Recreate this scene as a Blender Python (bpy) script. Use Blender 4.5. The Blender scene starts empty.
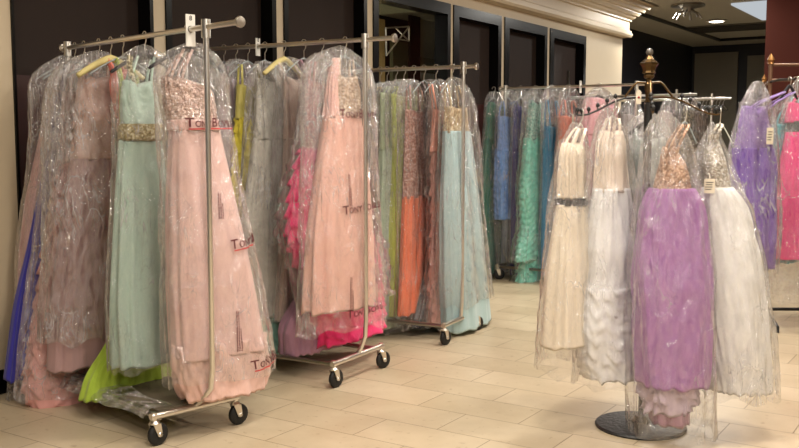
import bpy, bmesh, math, random
import numpy as np
from mathutils import Vector, Matrix
from mathutils.bvhtree import BVHTree

S = bpy.context.scene
COL = S.collection
rnd = random.Random(7)
PI = math.pi

# ------------------------------------------------------------------ camera
F = 930.0
CAMZ = 1.47
TH = math.atan(86.0 / F)
cam = bpy.data.cameras.new('camera')
cam.sensor_width = 36.0
cam.lens = F / 799.0 * 36.0
cam.clip_end = 200
camo = bpy.data.objects.new('camera', cam)
camo.location = (0, 0, CAMZ)
camo.rotation_euler = (PI / 2 - TH, 0, 0)
COL.objects.link(camo)
S.camera = camo

def ray(px, py):
    a = (px - 399.5) / F
    b = (224.0 - py) / F
    return Vector((a, math.cos(TH) + b * math.sin(TH), -math.sin(TH) + b * math.cos(TH)))

def at_z(px, py, z):
    d = ray(px, py)
    t = (z - CAMZ) / d.z
    return Vector((0, 0, CAMZ)) + d * t

def at_d(px, py, dist):
    d = ray(px, py)
    return Vector((0, 0, CAMZ)) + d * (dist / d.y)

def on_plane(px, py, O, N):
    """meeting point with the vertical plane through O, horizontal normal N"""
    d = ray(px, py)
    t = ((O[0]) * N[0] + (O[1]) * N[1]) / (d.x * N[0] + d.y * N[1])
    return Vector((0, 0, CAMZ)) + d * t

U = Vector((.545, .838, 0)).normalized()      # along the long wall
V = Vector((-.838, .545, 0)).normalized()     # into the long wall
NW = -V

# ------------------------------------------------------------------ materials
def newmat(name):
    m = bpy.data.materials.new(name)
    m.use_nodes = True
    nt = m.node_tree
    for n in list(nt.nodes):
        nt.nodes.remove(n)
    out = nt.nodes.new('ShaderNodeOutputMaterial')
    return m, nt, out

def srgb(c):
    r = []
    for v in c[:3]:
        v = v / 255.0
        r.append(v / 12.92 if v <= .04045 else ((v + .055) / 1.055) ** 2.4)
    return (r[0], r[1], r[2], 1)

def N(nt, typ, **kw):
    n = nt.nodes.new(typ)
    for k, v in kw.items():
        if k in n.inputs.keys():
            n.inputs[k].default_value = v
        else:
            setattr(n, k, v)
    return n

def plain(name, c, rough=.5, metal=0.0, var=.08, nscale=8, bump=0.0, bscale=60, spec=.5, coat=0):
    m, nt, out = newmat(name)
    p = N(nt, 'ShaderNodeBsdfPrincipled')
    p.inputs['Roughness'].default_value = rough
    p.inputs['Metallic'].default_value = metal
    p.inputs['Specular IOR Level'].default_value = spec
    p.inputs['Coat Weight'].default_value = coat
    tc = N(nt, 'ShaderNodeTexCoord')
    no = N(nt, 'ShaderNodeTexNoise')
    no.inputs['Scale'].default_value = nscale
    no.inputs['Detail'].default_value = 4
    nt.links.new(tc.outputs['Object'], no.inputs['Vector'])
    mx = N(nt, 'ShaderNodeMix', data_type='RGBA')
    a = srgb(c)
    mx.inputs[6].default_value = tuple(v * (1 - var) for v in a[:3]) + (1,)
    mx.inputs[7].default_value = tuple(min(1, v * (1 + var)) for v in a[:3]) + (1,)
    nt.links.new(no.outputs['Fac'], mx.inputs[0])
    nt.links.new(mx.outputs[2], p.inputs['Base Color'])
    if bump:
        n2 = N(nt, 'ShaderNodeTexNoise')
        n2.inputs['Scale'].default_value = bscale
        nt.links.new(tc.outputs['Object'], n2.inputs['Vector'])
        b = N(nt, 'ShaderNodeBump')
        b.inputs['Strength'].default_value = bump
        b.inputs['Distance'].default_value = .01
        nt.links.new(n2.outputs['Fac'], b.inputs['Height'])
        nt.links.new(b.outputs[0], p.inputs['Normal'])
    nt.links.new(p.outputs[0], out.inputs[0])
    return m

_cloth = {}
def cloth(c, kind='satin'):
    key = (tuple(c), kind)
    if key in _cloth:
        return _cloth[key]
    m, nt, out = newmat('fabric_' + kind)
    p = N(nt, 'ShaderNodeBsdfPrincipled')
    tc = N(nt, 'ShaderNodeTexCoord')
    mp = N(nt, 'ShaderNodeMapping')
    nt.links.new(tc.outputs['Object'], mp.inputs['Vector'])
    no = N(nt, 'ShaderNodeTexNoise')
    nt.links.new(mp.outputs[0], no.inputs['Vector'])
    no.inputs['Detail'].default_value = 3
    a = srgb(c)
    var = .10
    bs, bd = .3, .008
    if kind == 'satin':
        mp.inputs['Scale'].default_value = (26, 26, 2.0)
        no.inputs['Scale'].default_value = 1.3
        p.inputs['Roughness'].default_value = .45
    elif kind == 'chiffon':
        mp.inputs['Scale'].default_value = (34, 34, 1.6)
        no.inputs['Scale'].default_value = 1.3
        p.inputs['Roughness'].default_value = .75
    elif kind == 'tulle':
        mp.inputs['Scale'].default_value = (18, 18, 9)
        no.inputs['Scale'].default_value = 1.6
        no.inputs['Detail'].default_value = 6
        p.inputs['Roughness'].default_value = .85
        var = .16
        bs = .8
    elif kind == 'lace':
        mp.inputs['Scale'].default_value = (30, 30, 20)
        no.inputs['Scale'].default_value = 2.0
        no.inputs['Detail'].default_value = 6
        p.inputs['Roughness'].default_value = .55
        var = .28
        bs = 1.0
    p.inputs['Sheen Weight'].default_value = .25
    mx = N(nt, 'ShaderNodeMix', data_type='RGBA')
    mx.inputs[6].default_value = tuple(v * (1 - var) for v in a[:3]) + (1,)
    mx.inputs[7].default_value = tuple(min(1, v * (1 + var)) for v in a[:3]) + (1,)
    nt.links.new(no.outputs['Fac'], mx.inputs[0])
    nt.links.new(mx.outputs[2], p.inputs['Base Color'])
    b = N(nt, 'ShaderNodeBump')
    b.inputs['Strength'].default_value = bs
    b.inputs['Distance'].default_value = bd
    nt.links.new(no.outputs['Fac'], b.inputs['Height'])
    nt.links.new(b.outputs[0], p.inputs['Normal'])
    nt.links.new(p.outputs[0], out.inputs[0])
    _cloth[key] = m
    return m

_bead = {}
def beads(c, c2=(235, 225, 200), scale=120):
    key = (tuple(c), tuple(c2), scale)
    if key in _bead:
        return _bead[key]
    m, nt, out = newmat('beaded_fabric')
    p = N(nt, 'ShaderNodeBsdfPrincipled')
    tc = N(nt, 'ShaderNodeTexCoord')
    vo = N(nt, 'ShaderNodeTexVoronoi')
    vo.inputs['Scale'].default_value = scale * 1.6
    nt.links.new(tc.outputs['Object'], vo.inputs['Vector'])
    sep = N(nt, 'ShaderNodeSeparateColor')
    nt.links.new(vo.outputs['Color'], sep.inputs[0])
    rp = N(nt, 'ShaderNodeValToRGB')
    rp.color_ramp.elements[0].position = .1
    rp.color_ramp.elements[0].color = srgb([v * .78 for v in c])
    rp.color_ramp.elements[1].position = .95
    rp.color_ramp.elements[1].color = srgb(c2)
    e = rp.color_ramp.elements.new(.55)
    e.color = srgb(c)
    nt.links.new(sep.outputs[0], rp.inputs[0])
    nt.links.new(rp.outputs[0], p.inputs['Base Color'])
    p.inputs['Metallic'].default_value = .15
    p.inputs['Roughness'].default_value = .3
    b = N(nt, 'ShaderNodeBump')
    b.inputs['Strength'].default_value = .8
    b.inputs['Distance'].default_value = .006
    b.invert = True
    nt.links.new(vo.outputs['Distance'], b.inputs['Height'])
    nt.links.new(b.outputs[0], p.inputs['Normal'])
    nt.links.new(p.outputs[0], out.inputs[0])
    _bead[key] = m
    return m

def schlick(nt, f0, k):
    """reflectance of a thin sheet, the same from both sides"""
    lw = N(nt, 'ShaderNodeLayerWeight'); lw.inputs['Blend'].default_value = .5
    pw = N(nt, 'ShaderNodeMath', operation='POWER'); pw.inputs[1].default_value = k
    nt.links.new(lw.outputs['Facing'], pw.inputs[0])
    ma = N(nt, 'ShaderNodeMath', operation='MULTIPLY_ADD'); ma.inputs[1].default_value = 1 - f0; ma.inputs[2].default_value = f0
    nt.links.new(pw.outputs[0], ma.inputs[0])
    return ma

_bag = {}
def bagmat(dens=.14, tint=(232, 230, 232), crinkle=1.0):
    key = (dens, tuple(tint), crinkle)
    if key in _bag:
        return _bag[key]
    m, nt, out = newmat('clear_plastic_film')
    tc = N(nt, 'ShaderNodeTexCoord')
    mp = N(nt, 'ShaderNodeMapping')
    mp.inputs['Scale'].default_value = (1.6, 1.6, .75)
    mp.inputs['Rotation'].default_value = (.25, .3, .2)
    nt.links.new(tc.outputs['Object'], mp.inputs['Vector'])
    n1 = N(nt, 'ShaderNodeTexNoise')
    n1.noise_type = 'RIDGED_MULTIFRACTAL'
    n1.inputs['Scale'].default_value = 10.0
    n1.inputs['Detail'].default_value = 5
    n1.inputs['Roughness'].default_value = .55
    n1.inputs['Distortion'].default_value = .5
    nt.links.new(mp.outputs[0], n1.inputs['Vector'])
    vo = N(nt, 'ShaderNodeTexVoronoi')
    vo.inputs['Scale'].default_value = 11
    dn = N(nt, 'ShaderNodeTexNoise'); dn.inputs['Scale'].default_value = 7
    nt.links.new(tc.outputs['Object'], dn.inputs['Vector'])
    dv = N(nt, 'ShaderNodeVectorMath', operation='MULTIPLY_ADD')
    dv.inputs[1].default_value = (.12, .12, .12)
    nt.links.new(dn.outputs['Color'], dv.inputs[0]); nt.links.new(mp.outputs[0], dv.inputs[2])
    nt.links.new(dv.outputs[0], vo.inputs['Vector'])
    b0 = N(nt, 'ShaderNodeBump')
    b0.inputs['Strength'].default_value = .9
    b0.inputs['Distance'].default_value = .045 * crinkle
    nt.links.new(vo.outputs['Distance'], b0.inputs['Height'])
    b = N(nt, 'ShaderNodeBump')
    nt.links.new(b0.outputs[0], b.inputs['Normal'])
    b.inputs['Strength'].default_value = .9
    b.inputs['Distance'].default_value = .05 * crinkle
    nt.links.new(n1.outputs['Fac'], b.inputs['Height'])
    tr = N(nt, 'ShaderNodeBsdfTransparent')
    tr.inputs[0].default_value = (.99, .99, .99, 1)
    di = N(nt, 'ShaderNodeBsdfDiffuse')
    di.inputs[0].default_value = srgb(tint)
    tl = N(nt, 'ShaderNodeBsdfTranslucent')
    tl.inputs[0].default_value = srgb(tint)
    ms = N(nt, 'ShaderNodeMixShader')
    ms.inputs[0].default_value = .45
    nt.links.new(di.outputs[0], ms.inputs[1])
    nt.links.new(tl.outputs[0], ms.inputs[2])
    nt.links.new(b.outputs[0], di.inputs['Normal'])
    # folded film: thin creases are several layers thick
    mp2 = N(nt, 'ShaderNodeMapping')
    mp2.inputs['Scale'].default_value = (1.5, 1.5, .55)
    mp2.inputs['Rotation'].default_value = (.35, .5, .1)
    nt.links.new(tc.outputs['Object'], mp2.inputs['Vector'])
    last = None
    for sc_, wd_, am_ in ((6.5, .022, .40), (15.0, .03, .26), (2.5, .10, .10)):
        q = N(nt, 'ShaderNodeTexNoise')
        q.inputs['Scale'].default_value = sc_
        q.inputs['Detail'].default_value = 2.5
        q.inputs['Distortion'].default_value = .8
        nt.links.new(mp2.outputs[0], q.inputs['Vector'])
        a1 = N(nt, 'ShaderNodeMath', operation='SUBTRACT'); a1.inputs[1].default_value = .5
        nt.links.new(q.outputs['Fac'], a1.inputs[0])
        a2 = N(nt, 'ShaderNodeMath', operation='ABSOLUTE')
        nt.links.new(a1.outputs[0], a2.inputs[0])
        a3 = N(nt, 'ShaderNodeMapRange'); a3.interpolation_type = 'SMOOTHSTEP'
        a3.inputs['From Min'].default_value = 0; a3.inputs['From Max'].default_value = wd_
        a3.inputs['To Min'].default_value = am_ * crinkle; a3.inputs['To Max'].default_value = 0
        nt.links.new(a2.outputs[0], a3.inputs['Value'])
        if last is None:
            last = a3.outputs[0]
        else:
            ad = N(nt, 'ShaderNodeMath', operation='ADD')
            nt.links.new(last, ad.inputs[0]); nt.links.new(a3.outputs[0], ad.inputs[1]); last = ad.outputs[0]
    msk = N(nt, 'ShaderNodeMath', operation='MULTIPLY'); msk.inputs[1].default_value = .7
    q = N(nt, 'ShaderNodeTexNoise'); q.inputs['Scale'].default_value = 3.5; q.inputs['Detail'].default_value = 1
    nt.links.new(tc.outputs['Object'], q.inputs['Vector'])
    mr = N(nt, 'ShaderNodeMapRange'); mr.inputs['From Min'].default_value = .42; mr.inputs['From Max'].default_value = .6
    nt.links.new(q.outputs['Fac'], mr.inputs['Value'])
    nt.links.new(last, msk.inputs[0])
    mm = N(nt, 'ShaderNodeMath', operation='MULTIPLY')
    nt.links.new(msk.outputs[0], mm.inputs[0]); nt.links.new(mr.outputs[0], mm.inputs[1])
    ad = N(nt, 'ShaderNodeMath', operation='ADD'); ad.inputs[1].default_value = dens * .8
    ad.use_clamp = True
    nt.links.new(mm.outputs[0], ad.inputs[0])
    m1 = N(nt, 'ShaderNodeMixShader')
    nt.links.new(ad.outputs[0], m1.inputs[0])
    nt.links.new(tr.outputs[0], m1.inputs[1])
    nt.links.new(ms.outputs[0], m1.inputs[2])
    gl = N(nt, 'ShaderNodeBsdfGlossy')
    gl.inputs['Roughness'].default_value = .12
    gl.inputs[0].default_value = (1, 1, 1, 1)
    n4 = N(nt, 'ShaderNodeTexNoise')
    n4.inputs['Scale'].default_value = 45.0
    n4.inputs['Detail'].default_value = 3
    n4.inputs['Distortion'].default_value = 1.2
    nt.links.new(mp.outputs[0], n4.inputs['Vector'])
    b4 = N(nt, 'ShaderNodeBump')
    b4.inputs['Strength'].default_value = .8
    b4.inputs['Distance'].default_value = .016 * crinkle
    nt.links.new(n4.outputs['Fac'], b4.inputs['Height'])
    nt.links.new(b.outputs[0], b4.inputs['Normal'])
    nt.links.new(b4.outputs[0], gl.inputs['Normal'])
    fr = schlick(nt, .055, 4)
    mul = N(nt, 'ShaderNodeMath', operation='MULTIPLY')
    nt.links.new(fr.outputs[0], mul.inputs[0])
    mul.inputs[1].default_value = 2.2
    cl = N(nt, 'ShaderNodeMath', operation='MINIMUM')
    nt.links.new(mul.outputs[0], cl.inputs[0])
    cl.inputs[1].default_value = .5
    m2 = N(nt, 'ShaderNodeMixShader')
    nt.links.new(cl.outputs[0], m2.inputs[0])
    nt.links.new(m1.outputs[0], m2.inputs[1])
    nt.links.new(gl.outputs[0], m2.inputs[2])
    nt.links.new(m2.outputs[0], out.inputs[0])
    _bag[key] = m
    return m

def glassmat():
    m, nt, out = newmat('window_glass')
    tr = N(nt, 'ShaderNodeBsdfTransparent')
    tr.inputs[0].default_value = (.9, .92, .9, 1)
    gl = N(nt, 'ShaderNodeBsdfGlossy')
    gl.inputs['Roughness'].default_value = .03
    fr = schlick(nt, .04, 5)
    m2 = N(nt, 'ShaderNodeMixShader')
    nt.links.new(fr.outputs[0], m2.inputs[0])
    nt.links.new(tr.outputs[0], m2.inputs[1])
    nt.links.new(gl.outputs[0], m2.inputs[2])
    nt.links.new(m2.outputs[0], out.inputs[0])
    return m

def emit(name, c, s):
    m, nt, out = newmat(name)
    e = N(nt, 'ShaderNodeEmission')
    e.inputs[0].default_value = srgb(c)
    e.inputs[1].default_value = s
    nt.links.new(e.outputs[0], out.inputs[0])
    return m

CHROME = plain('chrome', (225, 220, 212), rough=.28, metal=1.0, var=.05)
DULLSTEEL = plain('dull_steel', (150, 145, 136), rough=.35, metal=1.0, var=.08)
BLACKMETAL = plain('black_metal', (20, 19, 19), rough=.4, metal=.0)
RUBBER = plain('black_rubber', (16, 15, 15), rough=.6)
GOLD = plain('antique_gold', (88, 68, 42), rough=.35, metal=.9, var=.3, nscale=40)
FINIAL = plain('bright_gold', (150, 108, 62), rough=.35, metal=.7)
GREYFIN = plain('grey_ball', (110, 105, 100), rough=.3, metal=.6)
WHITEPL = plain('white_plastic', (215, 212, 205), rough=.45, var=.03)
CLEARPL = plain('hanger_plastic', (150, 158, 160), rough=.25, var=.05)
DARKPAD = plain('dark_velvet', (42, 40, 44), rough=.8)
CREAMPAD = plain('cream_padding', (205, 190, 130), rough=.8)
CREAM = plain('cream_paint', (196, 180, 154), rough=.55, var=.03)
BLACKFR = plain('black_frame_paint', (9, 8, 8), rough=.28, spec=.2, var=.1)
BROWN = plain('brown_panel', (40, 29, 24), rough=.7, spec=.25, var=.12, nscale=2)
DARKRED = plain('dark_red_panel', (52, 17, 13), rough=.4, var=.25, nscale=3)
PRINT = plain('maroon_print', (92, 36, 40), rough=.6, var=.05)
REDPRINT = plain('red_print', (190, 60, 60), rough=.6, var=.05)
BLACKPRINT = plain('black_print', (35, 30, 32), rough=.6, var=.05)
TAGPAPER = plain('tag_card', (225, 215, 195), rough=.7, var=.03)

# ------------------------------------------------------------------ mesh helpers
def mesh_obj(name, verts, faces, mat, parent=None, smooth=True, mw=None):
    me = bpy.data.meshes.new(name)
    me.from_pydata([tuple(v) for v in verts], [], faces)
    me.materials.append(mat)
    if smooth:
        me.polygons.foreach_set('use_smooth', [True] * len(me.polygons))
    me.update()
    o = bpy.data.objects.new(name, me)
    COL.objects.link(o)
    if parent:
        o.parent = parent
    if mw is not None:
        o.matrix_world = mw
    return o

class MB:
    def __init__(s):
        s.v = []; s.f = []
    def quad_box(s, o, ax, ay, az):
        """box from corner o with edge vectors"""
        o, ax, ay, az = Vector(o), Vector(ax), Vector(ay), Vector(az)
        b = len(s.v)
        for k in (0, 1):
            for j in (0, 1):
                for i in (0, 1):
                    s.v.append(o + ax * i + ay * j + az * k)
        s.f += [(b, b+2, b+3, b+1), (b+4, b+5, b+7, b+6), (b, b+1, b+5, b+4), (b+2, b+6, b+7, b+3), (b, b+4, b+6, b+2), (b+1, b+3, b+7, b+5)]
        return s
    def box(s, c, sx, sy, sz, ax=Vector((1, 0, 0)), ay=Vector((0, 1, 0)), az=Vector((0, 0, 1))):
        c = Vector(c)
        return s.quad_box(c - ax*sx/2 - ay*sy/2 - az*sz/2, ax*sx, ay*sy, az*sz)
    def tube(s, pts, r, n=8, cap=True, closed=False):
        pts = [Vector(p) for p in pts]
        rs = r if isinstance(r, (list, tuple)) else [r] * len(pts)
        b = len(s.v)
        prev = None
        m = len(pts)
        for i, p in enumerate(pts):
            if closed:
                t = pts[(i+1) % m] - pts[(i-1) % m]
            else:
                t = pts[min(i+1, m-1)] - pts[max(i-1, 0)]
            if t.length < 1e-9:
                t = Vector((0, 0, 1))
            t.normalize()
            if prev is None:
                a = Vector((0, 0, 1)) if abs(t.z) < .9 else Vector((1, 0, 0))
                prev = (a - t * a.dot(t)).normalized()
            else:
                prev = (prev - t * prev.dot(t)).normalized()
            q = t.cross(prev)
            for k in range(n):
                an = 2*PI*k/n
                s.v.append(p + prev*math.cos(an)*rs[i] + q*math.sin(an)*rs[i])
        segs = m if closed else m-1
        for i in range(segs):
            for k in range(n):
                a0 = b + i*n + k; a1 = b + i*n + (k+1) % n
                b0 = b + ((i+1) % m)*n + k; b1 = b + ((i+1) % m)*n + (k+1) % n
                s.f.append((a0, a1, b1, b0))
        if cap and not closed:
            s.f.append(tuple(b + k for k in range(n))[::-1])
            s.f.append(tuple(b + (m-1)*n + k for k in range(n)))
        return s
    def lathe(s, c, prof, n=20, ax=None):
        """prof: list (r, h) along axis (default Z)"""
        c = Vector(c)
        az = Vector(ax).normalized() if ax is not None else Vector((0, 0, 1))
        a = Vector((1, 0, 0)) if abs(az.x) < .9 else Vector((0, 1, 0))
        e1 = (a - az*a.dot(az)).normalized(); e2 = az.cross(e1)
        b = len(s.v)
        for r, h in prof:
            for k in range(n):
                an = 2*PI*k/n
                s.v.append(c + az*h + e1*math.cos(an)*r + e2*math.sin(an)*r)
        for i in range(len(prof)-1):
            for k in range(n):
                s.f.append((b+i*n+k, b+i*n+(k+1) % n, b+(i+1)*n+(k+1) % n, b+(i+1)*n+k))
        s.f.append(tuple(b + k for k in range(n))[::-1])
        s.f.append(tuple(b + (len(prof)-1)*n + k for k in range(n)))
        return s
    def build(s, name, mat, parent=None, smooth=False, loc=None, world=False):
        """verts are world coords; made local to parent or to loc"""
        if parent is not None and not world:
            inv = parent.matrix_world.inverted()
            vs = [inv @ Vector(v) for v in s.v]
            o = mesh_obj(name, vs, s.f, mat, parent, smooth)
        else:
            l = Vector(loc) if loc is not None else Vector((0, 0, 0))
            o = mesh_obj(name, [Vector(v) - l for v in s.v], s.f, mat, None, smooth)
            o.location = l
        if smooth:
            try:
                o.data.shade_auto_smooth if False else None
                md = o.data
                md.set_sharp_from_angle(angle=math.radians(40))
            except Exception:
                pass
        return o

def tag(o, label=None, cat=None, group=None, kind=None):
    if label: o['label'] = label
    if cat: o['category'] = cat
    if group: o['group'] = group
    if kind: o['kind'] = kind
    return o

def empty(name, M):
    o = bpy.data.objects.new(name, None)
    o.empty_display_size = .1
    COL.objects.link(o)
    o.matrix_world = M
    EM[o.name] = M.copy()
    return o
EM = {}

def frame(O, X):
    X = Vector((X[0], X[1], 0)).normalized()
    Y = Vector((-X.y, X.x, 0))
    M = Matrix.Identity(4)
    for i in range(3):
        M[i][0] = X[i]; M[i][1] = Y[i]; M[i][2] = (0, 0, 1)[i]; M[i][3] = O[i]
    return M

# ------------------------------------------------------------------ room
P0 = at_z(0, 415.6, 0)
W0 = P0 - NW*.38
def wt(px, py):
    p = on_plane(px, py, W0, NW)
    return (p - W0).dot(U), p.z
def wp(t, n, z):
    return W0 + U*t + NW*n + Vector((0, 0, z))
def wbox(mb, t0, t1, n0, n1, z0, z1):
    return mb.quad_box(wp(t0, n0, z0), U*(t1-t0), NW*(n1-n0), Vector((0, 0, z1-z0)))

CEIL = 3.4
# floor
fm, nt, out = newmat('stone_tile_floor')
p = N(nt, 'ShaderNodeBsdfPrincipled')
tc = N(nt, 'ShaderNodeTexCoord')
mp = N(nt, 'ShaderNodeMapping')
mp.inputs['Location'].default_value = (.305 + .61*40, .305*40, 0)
nt.links.new(tc.outputs['Object'], mp.inputs['Vector'])
br = N(nt, 'ShaderNodeTexBrick')
br.offset = .5
br.inputs['Scale'].default_value = 1
br.inputs['Brick Width'].default_value = .61
br.inputs['Row Height'].default_value = .305
br.inputs['Mortar Size'].default_value = .0028
br.inputs['Mortar Smooth'].default_value = .3
br.inputs['Color1'].default_value = srgb((208, 192, 166))
br.inputs['Color2'].default_value = srgb((196, 180, 153))
br.inputs['Mortar'].default_value = srgb((138, 120, 96))
nt.links.new(mp.outputs[0], br.inputs['Vector'])
no = N(nt, 'ShaderNodeTexNoise')
no.inputs['Scale'].default_value = 2.2
no.inputs['Detail'].default_value = 7
no.inputs['Roughness'].default_value = .6
nt.links.new(tc.outputs['Object'], no.inputs['Vector'])
rp = N(nt, 'ShaderNodeValToRGB')
rp.color_ramp.elements[0].position = .3
rp.color_ramp.elements[0].color = (.80, .77, .72, 1)
rp.color_ramp.elements[1].position = .7
rp.color_ramp.elements[1].color = (1, 1, 1, 1)
nt.links.new(no.outputs['Fac'], rp.inputs[0])
n3 = N(nt, 'ShaderNodeTexNoise')
n3.inputs['Scale'].default_value = 22
n3.inputs['Detail'].default_value = 3
nt.links.new(tc.outputs['Object'], n3.inputs['Vector'])
rp3 = N(nt, 'ShaderNodeValToRGB')
rp3.color_ramp.elements[0].position = .25
rp3.color_ramp.elements[0].color = (.6, .52, .44, 1)
rp3.color_ramp.elements[1].position = .36
rp3.color_ramp.elements[1].color = (1, 1, 1, 1)
nt.links.new(n3.outputs['Fac'], rp3.inputs[0])
mu = N(nt, 'ShaderNodeMix', data_type='RGBA', blend_type='MULTIPLY')
mu.inputs[0].default_value = 1
nt.links.new(br.outputs['Color'], mu.inputs[6])
nt.links.new(rp.outputs[0], mu.inputs[7])
mu2 = N(nt, 'ShaderNodeMix', data_type='RGBA', blend_type='MULTIPLY')
mu2.inputs[0].default_value = .7
nt.links.new(mu.outputs[2], mu2.inputs[6])
nt.links.new(rp3.outputs[0], mu2.inputs[7])
nt.links.new(mu2.outputs[2], p.inputs['Base Color'])
p.inputs['Roughness'].default_value = .38
b = N(nt, 'ShaderNodeBump')
b.inputs['Strength'].default_value = .4
b.inputs['Distance'].default_value = .004
b.invert = True
nt.links.new(br.outputs['Fac'], b.inputs['Height'])
nt.links.new(b.outputs[0], p.inputs['Normal'])
nt.links.new(p.outputs[0], out.inputs[0])
fo = at_z(417.5, 405.5, 0)
o = mesh_obj('floor', [(-14, -12, 0), (16, -12, 0), (16, 24, 0), (-14, 24, 0)], [(0, 1, 2, 3)], fm, smooth=False)
o.matrix_world = frame(fo, NW)
tag(o, kind='structure')

# ceiling
cm = plain('ceiling_paint', (165, 160, 146), rough=.7, var=.03)
o = mesh_obj('ceiling', [(-14, -12, 0), (-14, 24, 0), (16, 24, 0), (16, -12, 0)], [(0, 1, 2, 3)], cm, smooth=False)
o.matrix_world = frame((fo.x, fo.y, CEIL), NW)
tag(o, kind='structure')

# long wall with its recessed windows
t_end = wt(622, 60)[0]
strips = [(-60, 2, 10.5, 16), (165, 20, 152, 20)]
# cream piers in wall coordinates: (t0, t1)
def T(px, py): return wt(px, py)[0]
WTOP = wt(549.6, 28)[1]
piers = [(T(-120, 20), T(10.5, 20)), (T(152, 18), T(165, 18)), (T(275, 15), T(283, 15)), (T(366, 15), T(372.5, 15)),
         (T(449.5, 40), T(452.8, 40)), (T(500.5, 40), T(504, 40)), (T(546.3, 50), T(549.4, 50)), (T(585, 60), t_end)]
wall = MB()
for a, c in piers:
    wbox(wall, a, c, -.14, 0, 0, WTOP)
wbox(wall, piers[0][0], t_end, -.25, 0, WTOP, CEIL)
pt_ = (on_plane(10.5, 20, P0, NW) - P0).dot(U)
wbox(wall, piers[0][0], pt_, -.25, .03, 0, CEIL)
WT0 = piers[0][0]
wbox(wall, t_end - .3, t_end, -1.25, -.25, 0, CEIL)
wall_left = tag(wall.build('wall_left', CREAM), kind='structure')
bb = MB()
for a, c in piers[:-1]:
    wbox(bb, a, c, .001, .014, 0, .14)
wbox(bb, piers[0][0], t_end, -.02, .0005, 0, .14)
wbox(bb, WT0, pt_ + .012, .0, .045, 0, .14)
tag(bb.build('baseboard_left', BLACKFR), kind='structure')

for i in range(7):
    a, c = piers[i][1], piers[i+1][0]
    root = empty('window_%d' % (i+1), frame(wp((a+c)/2, -.1, .14), U))
    tag(root, kind='structure')
    fl = (.015, .05, .05, .08, .11, .11, .11)[i]; fr2 = (.03, .05, .05, .06, .08, .08, .08)[i]; fw = .11
    fr_ = MB()
    wbox(fr_, a, a+fl, -.14, .015, .14, WTOP)
    wbox(fr_, c-fr2, c, -.14, .015, .14, WTOP)
    wbox(fr_, a+fl, c-fr2, -.14, .015, WTOP-fw, WTOP)
    wbox(fr_, a+fl, c-fr2, -.14, -.05, .14, .26)
    fr_.build('window_frame', BLACKFR, root)
    if i == 3:
        g = MB(); wbox(g, a+fl, c-fr2, -.13, -.124, .26, WTOP-fw)
        g.build('glass_pane', glassmat(), root)
    else:
        g = MB(); wbox(g, a+fl, c-fr2, -.14, -.10, 1.84, WTOP-fw)
        g.build('brown_panel', BROWN, root)
        g = MB(); wbox(g, a+fl, c-fr2, -.14, -.095, .26, 1.84)
        g.build('lower_panel', DARKRED, root)  # dark red lower zone of the window infill
    if i == 6:
        g = MB(); tt = T(574.5, 70)
        wbox(g, tt-.012, tt+.012, -.095, -.07, .26, 2.35)
        g.build('door_pull', DULLSTEEL, root)

# cornice: stepped profile swept along the wall, mitred round its end
prof = [(0, 2.80), (.10, 2.81), (.115, 2.84), (.115, 2.865), (.10, 2.87), (.10, 2.90), (.075, 2.915), (.075, 3.03), (.10, 3.04), (.10, 3.06),
        (.14, 3.085), (.15, 3.11), (.18, 3.115), (.20, 3.15), (.20, 3.165), (.24, 3.17), (.26, 3.21), (.30, 3.215), (.33, 3.27), (.37, 3.28), (.40, 3.34), (.42, 3.40)]
zl = on_plane(629, 37, W0 + NW*.1, NW).z - 2.81
prof = [(a_, min(CEIL, b_ + zl)) for a_, b_ in prof]
print('cornice shift', zl, 'WTOP', WTOP)
vs, fs = [], []
for (o_, z_) in prof:
    vs += [wp(piers[0][0], o_, z_), wp(t_end + o_, o_, z_), wp(t_end + o_, -1.3, z_)]
for i in range(len(prof)-1):
    for k in (0, 1):
        a = i*3+k
        fs.append((a, a+1, a+4, a+3))
CORN = plain('cornice_paint', (206, 188, 160), rough=.45, var=.03)
tag(mesh_obj('trim_1', vs, fs, CORN, smooth=False), kind='structure')

# room seen through the glass of window_4
wz = W0 + V*3.2
def bwq(px0, px1, py0, py1, depth, th, mb):
    O = W0 + V*depth
    p0 = on_plane(px0, py0, O, NW); p1 = on_plane(px1, py0, O, NW)
    q = on_plane((px0+px1)/2, py1, O, NW)
    z1 = p0.z; z0 = q.z
    t0 = (p0-W0).dot(U); t1 = (p1-W0).dot(U)
    wbox(mb, t0, t1, -depth-th, -depth, z0, z1)
NAVY = plain('navy_wall_paint', (15, 15, 23), rough=.5)
m_ = MB(); bwq(330, 470, -40, 300, 3.6, .1, m_)
tag(m_.build('wall_back_room', NAVY), kind='structure')
m_ = MB(); bwq(378.5, 385, 18.5, 200, 1.0, .05, m_)
tag(m_.build('trim_2', plain('pale_oak', (215, 188, 135), rough=.5)), kind='structure')
m_ = MB(); bwq(393, 410.5, 40, 250, 3.0, .06, m_)
tag(m_.build('door_1', plain('olive_panel', (105, 108, 82), rough=.6)), kind='structure')
m_ = MB(); bwq(410.5, 420.5, 15, 250, 2.6, .04, m_)
tag(m_.build('trim_3', BLACKFR), kind='structure')
m_ = MB(); bwq(420, 440, 8, 260, 3.3, .1, m_)
tag(m_.build('wall_alcove', plain('alcove_paint', (190, 184, 160), rough=.6)), kind='structure')
m_ = MB(); bwq(420, 440, 57, 260, 3.2, .04, m_)
tag(m_.build('wall_wainscot', plain('wainscot_paint', (140, 132, 105), rough=.6)), kind='structure')
m_ = MB(); bwq(421, 437, 72.5, 80, 3.1, .05, m_)
tag(m_.build('door_2', WHITEPL), kind='structure')
m_ = MB(); wbox(m_, T(300, 20), T(500, 20), -3.6, -.26, 2.95, 3.0)
tag(m_.build('ceiling_back_room', plain('grey_green_ceiling', (120, 125, 110), rough=.7)), kind='structure')
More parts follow.
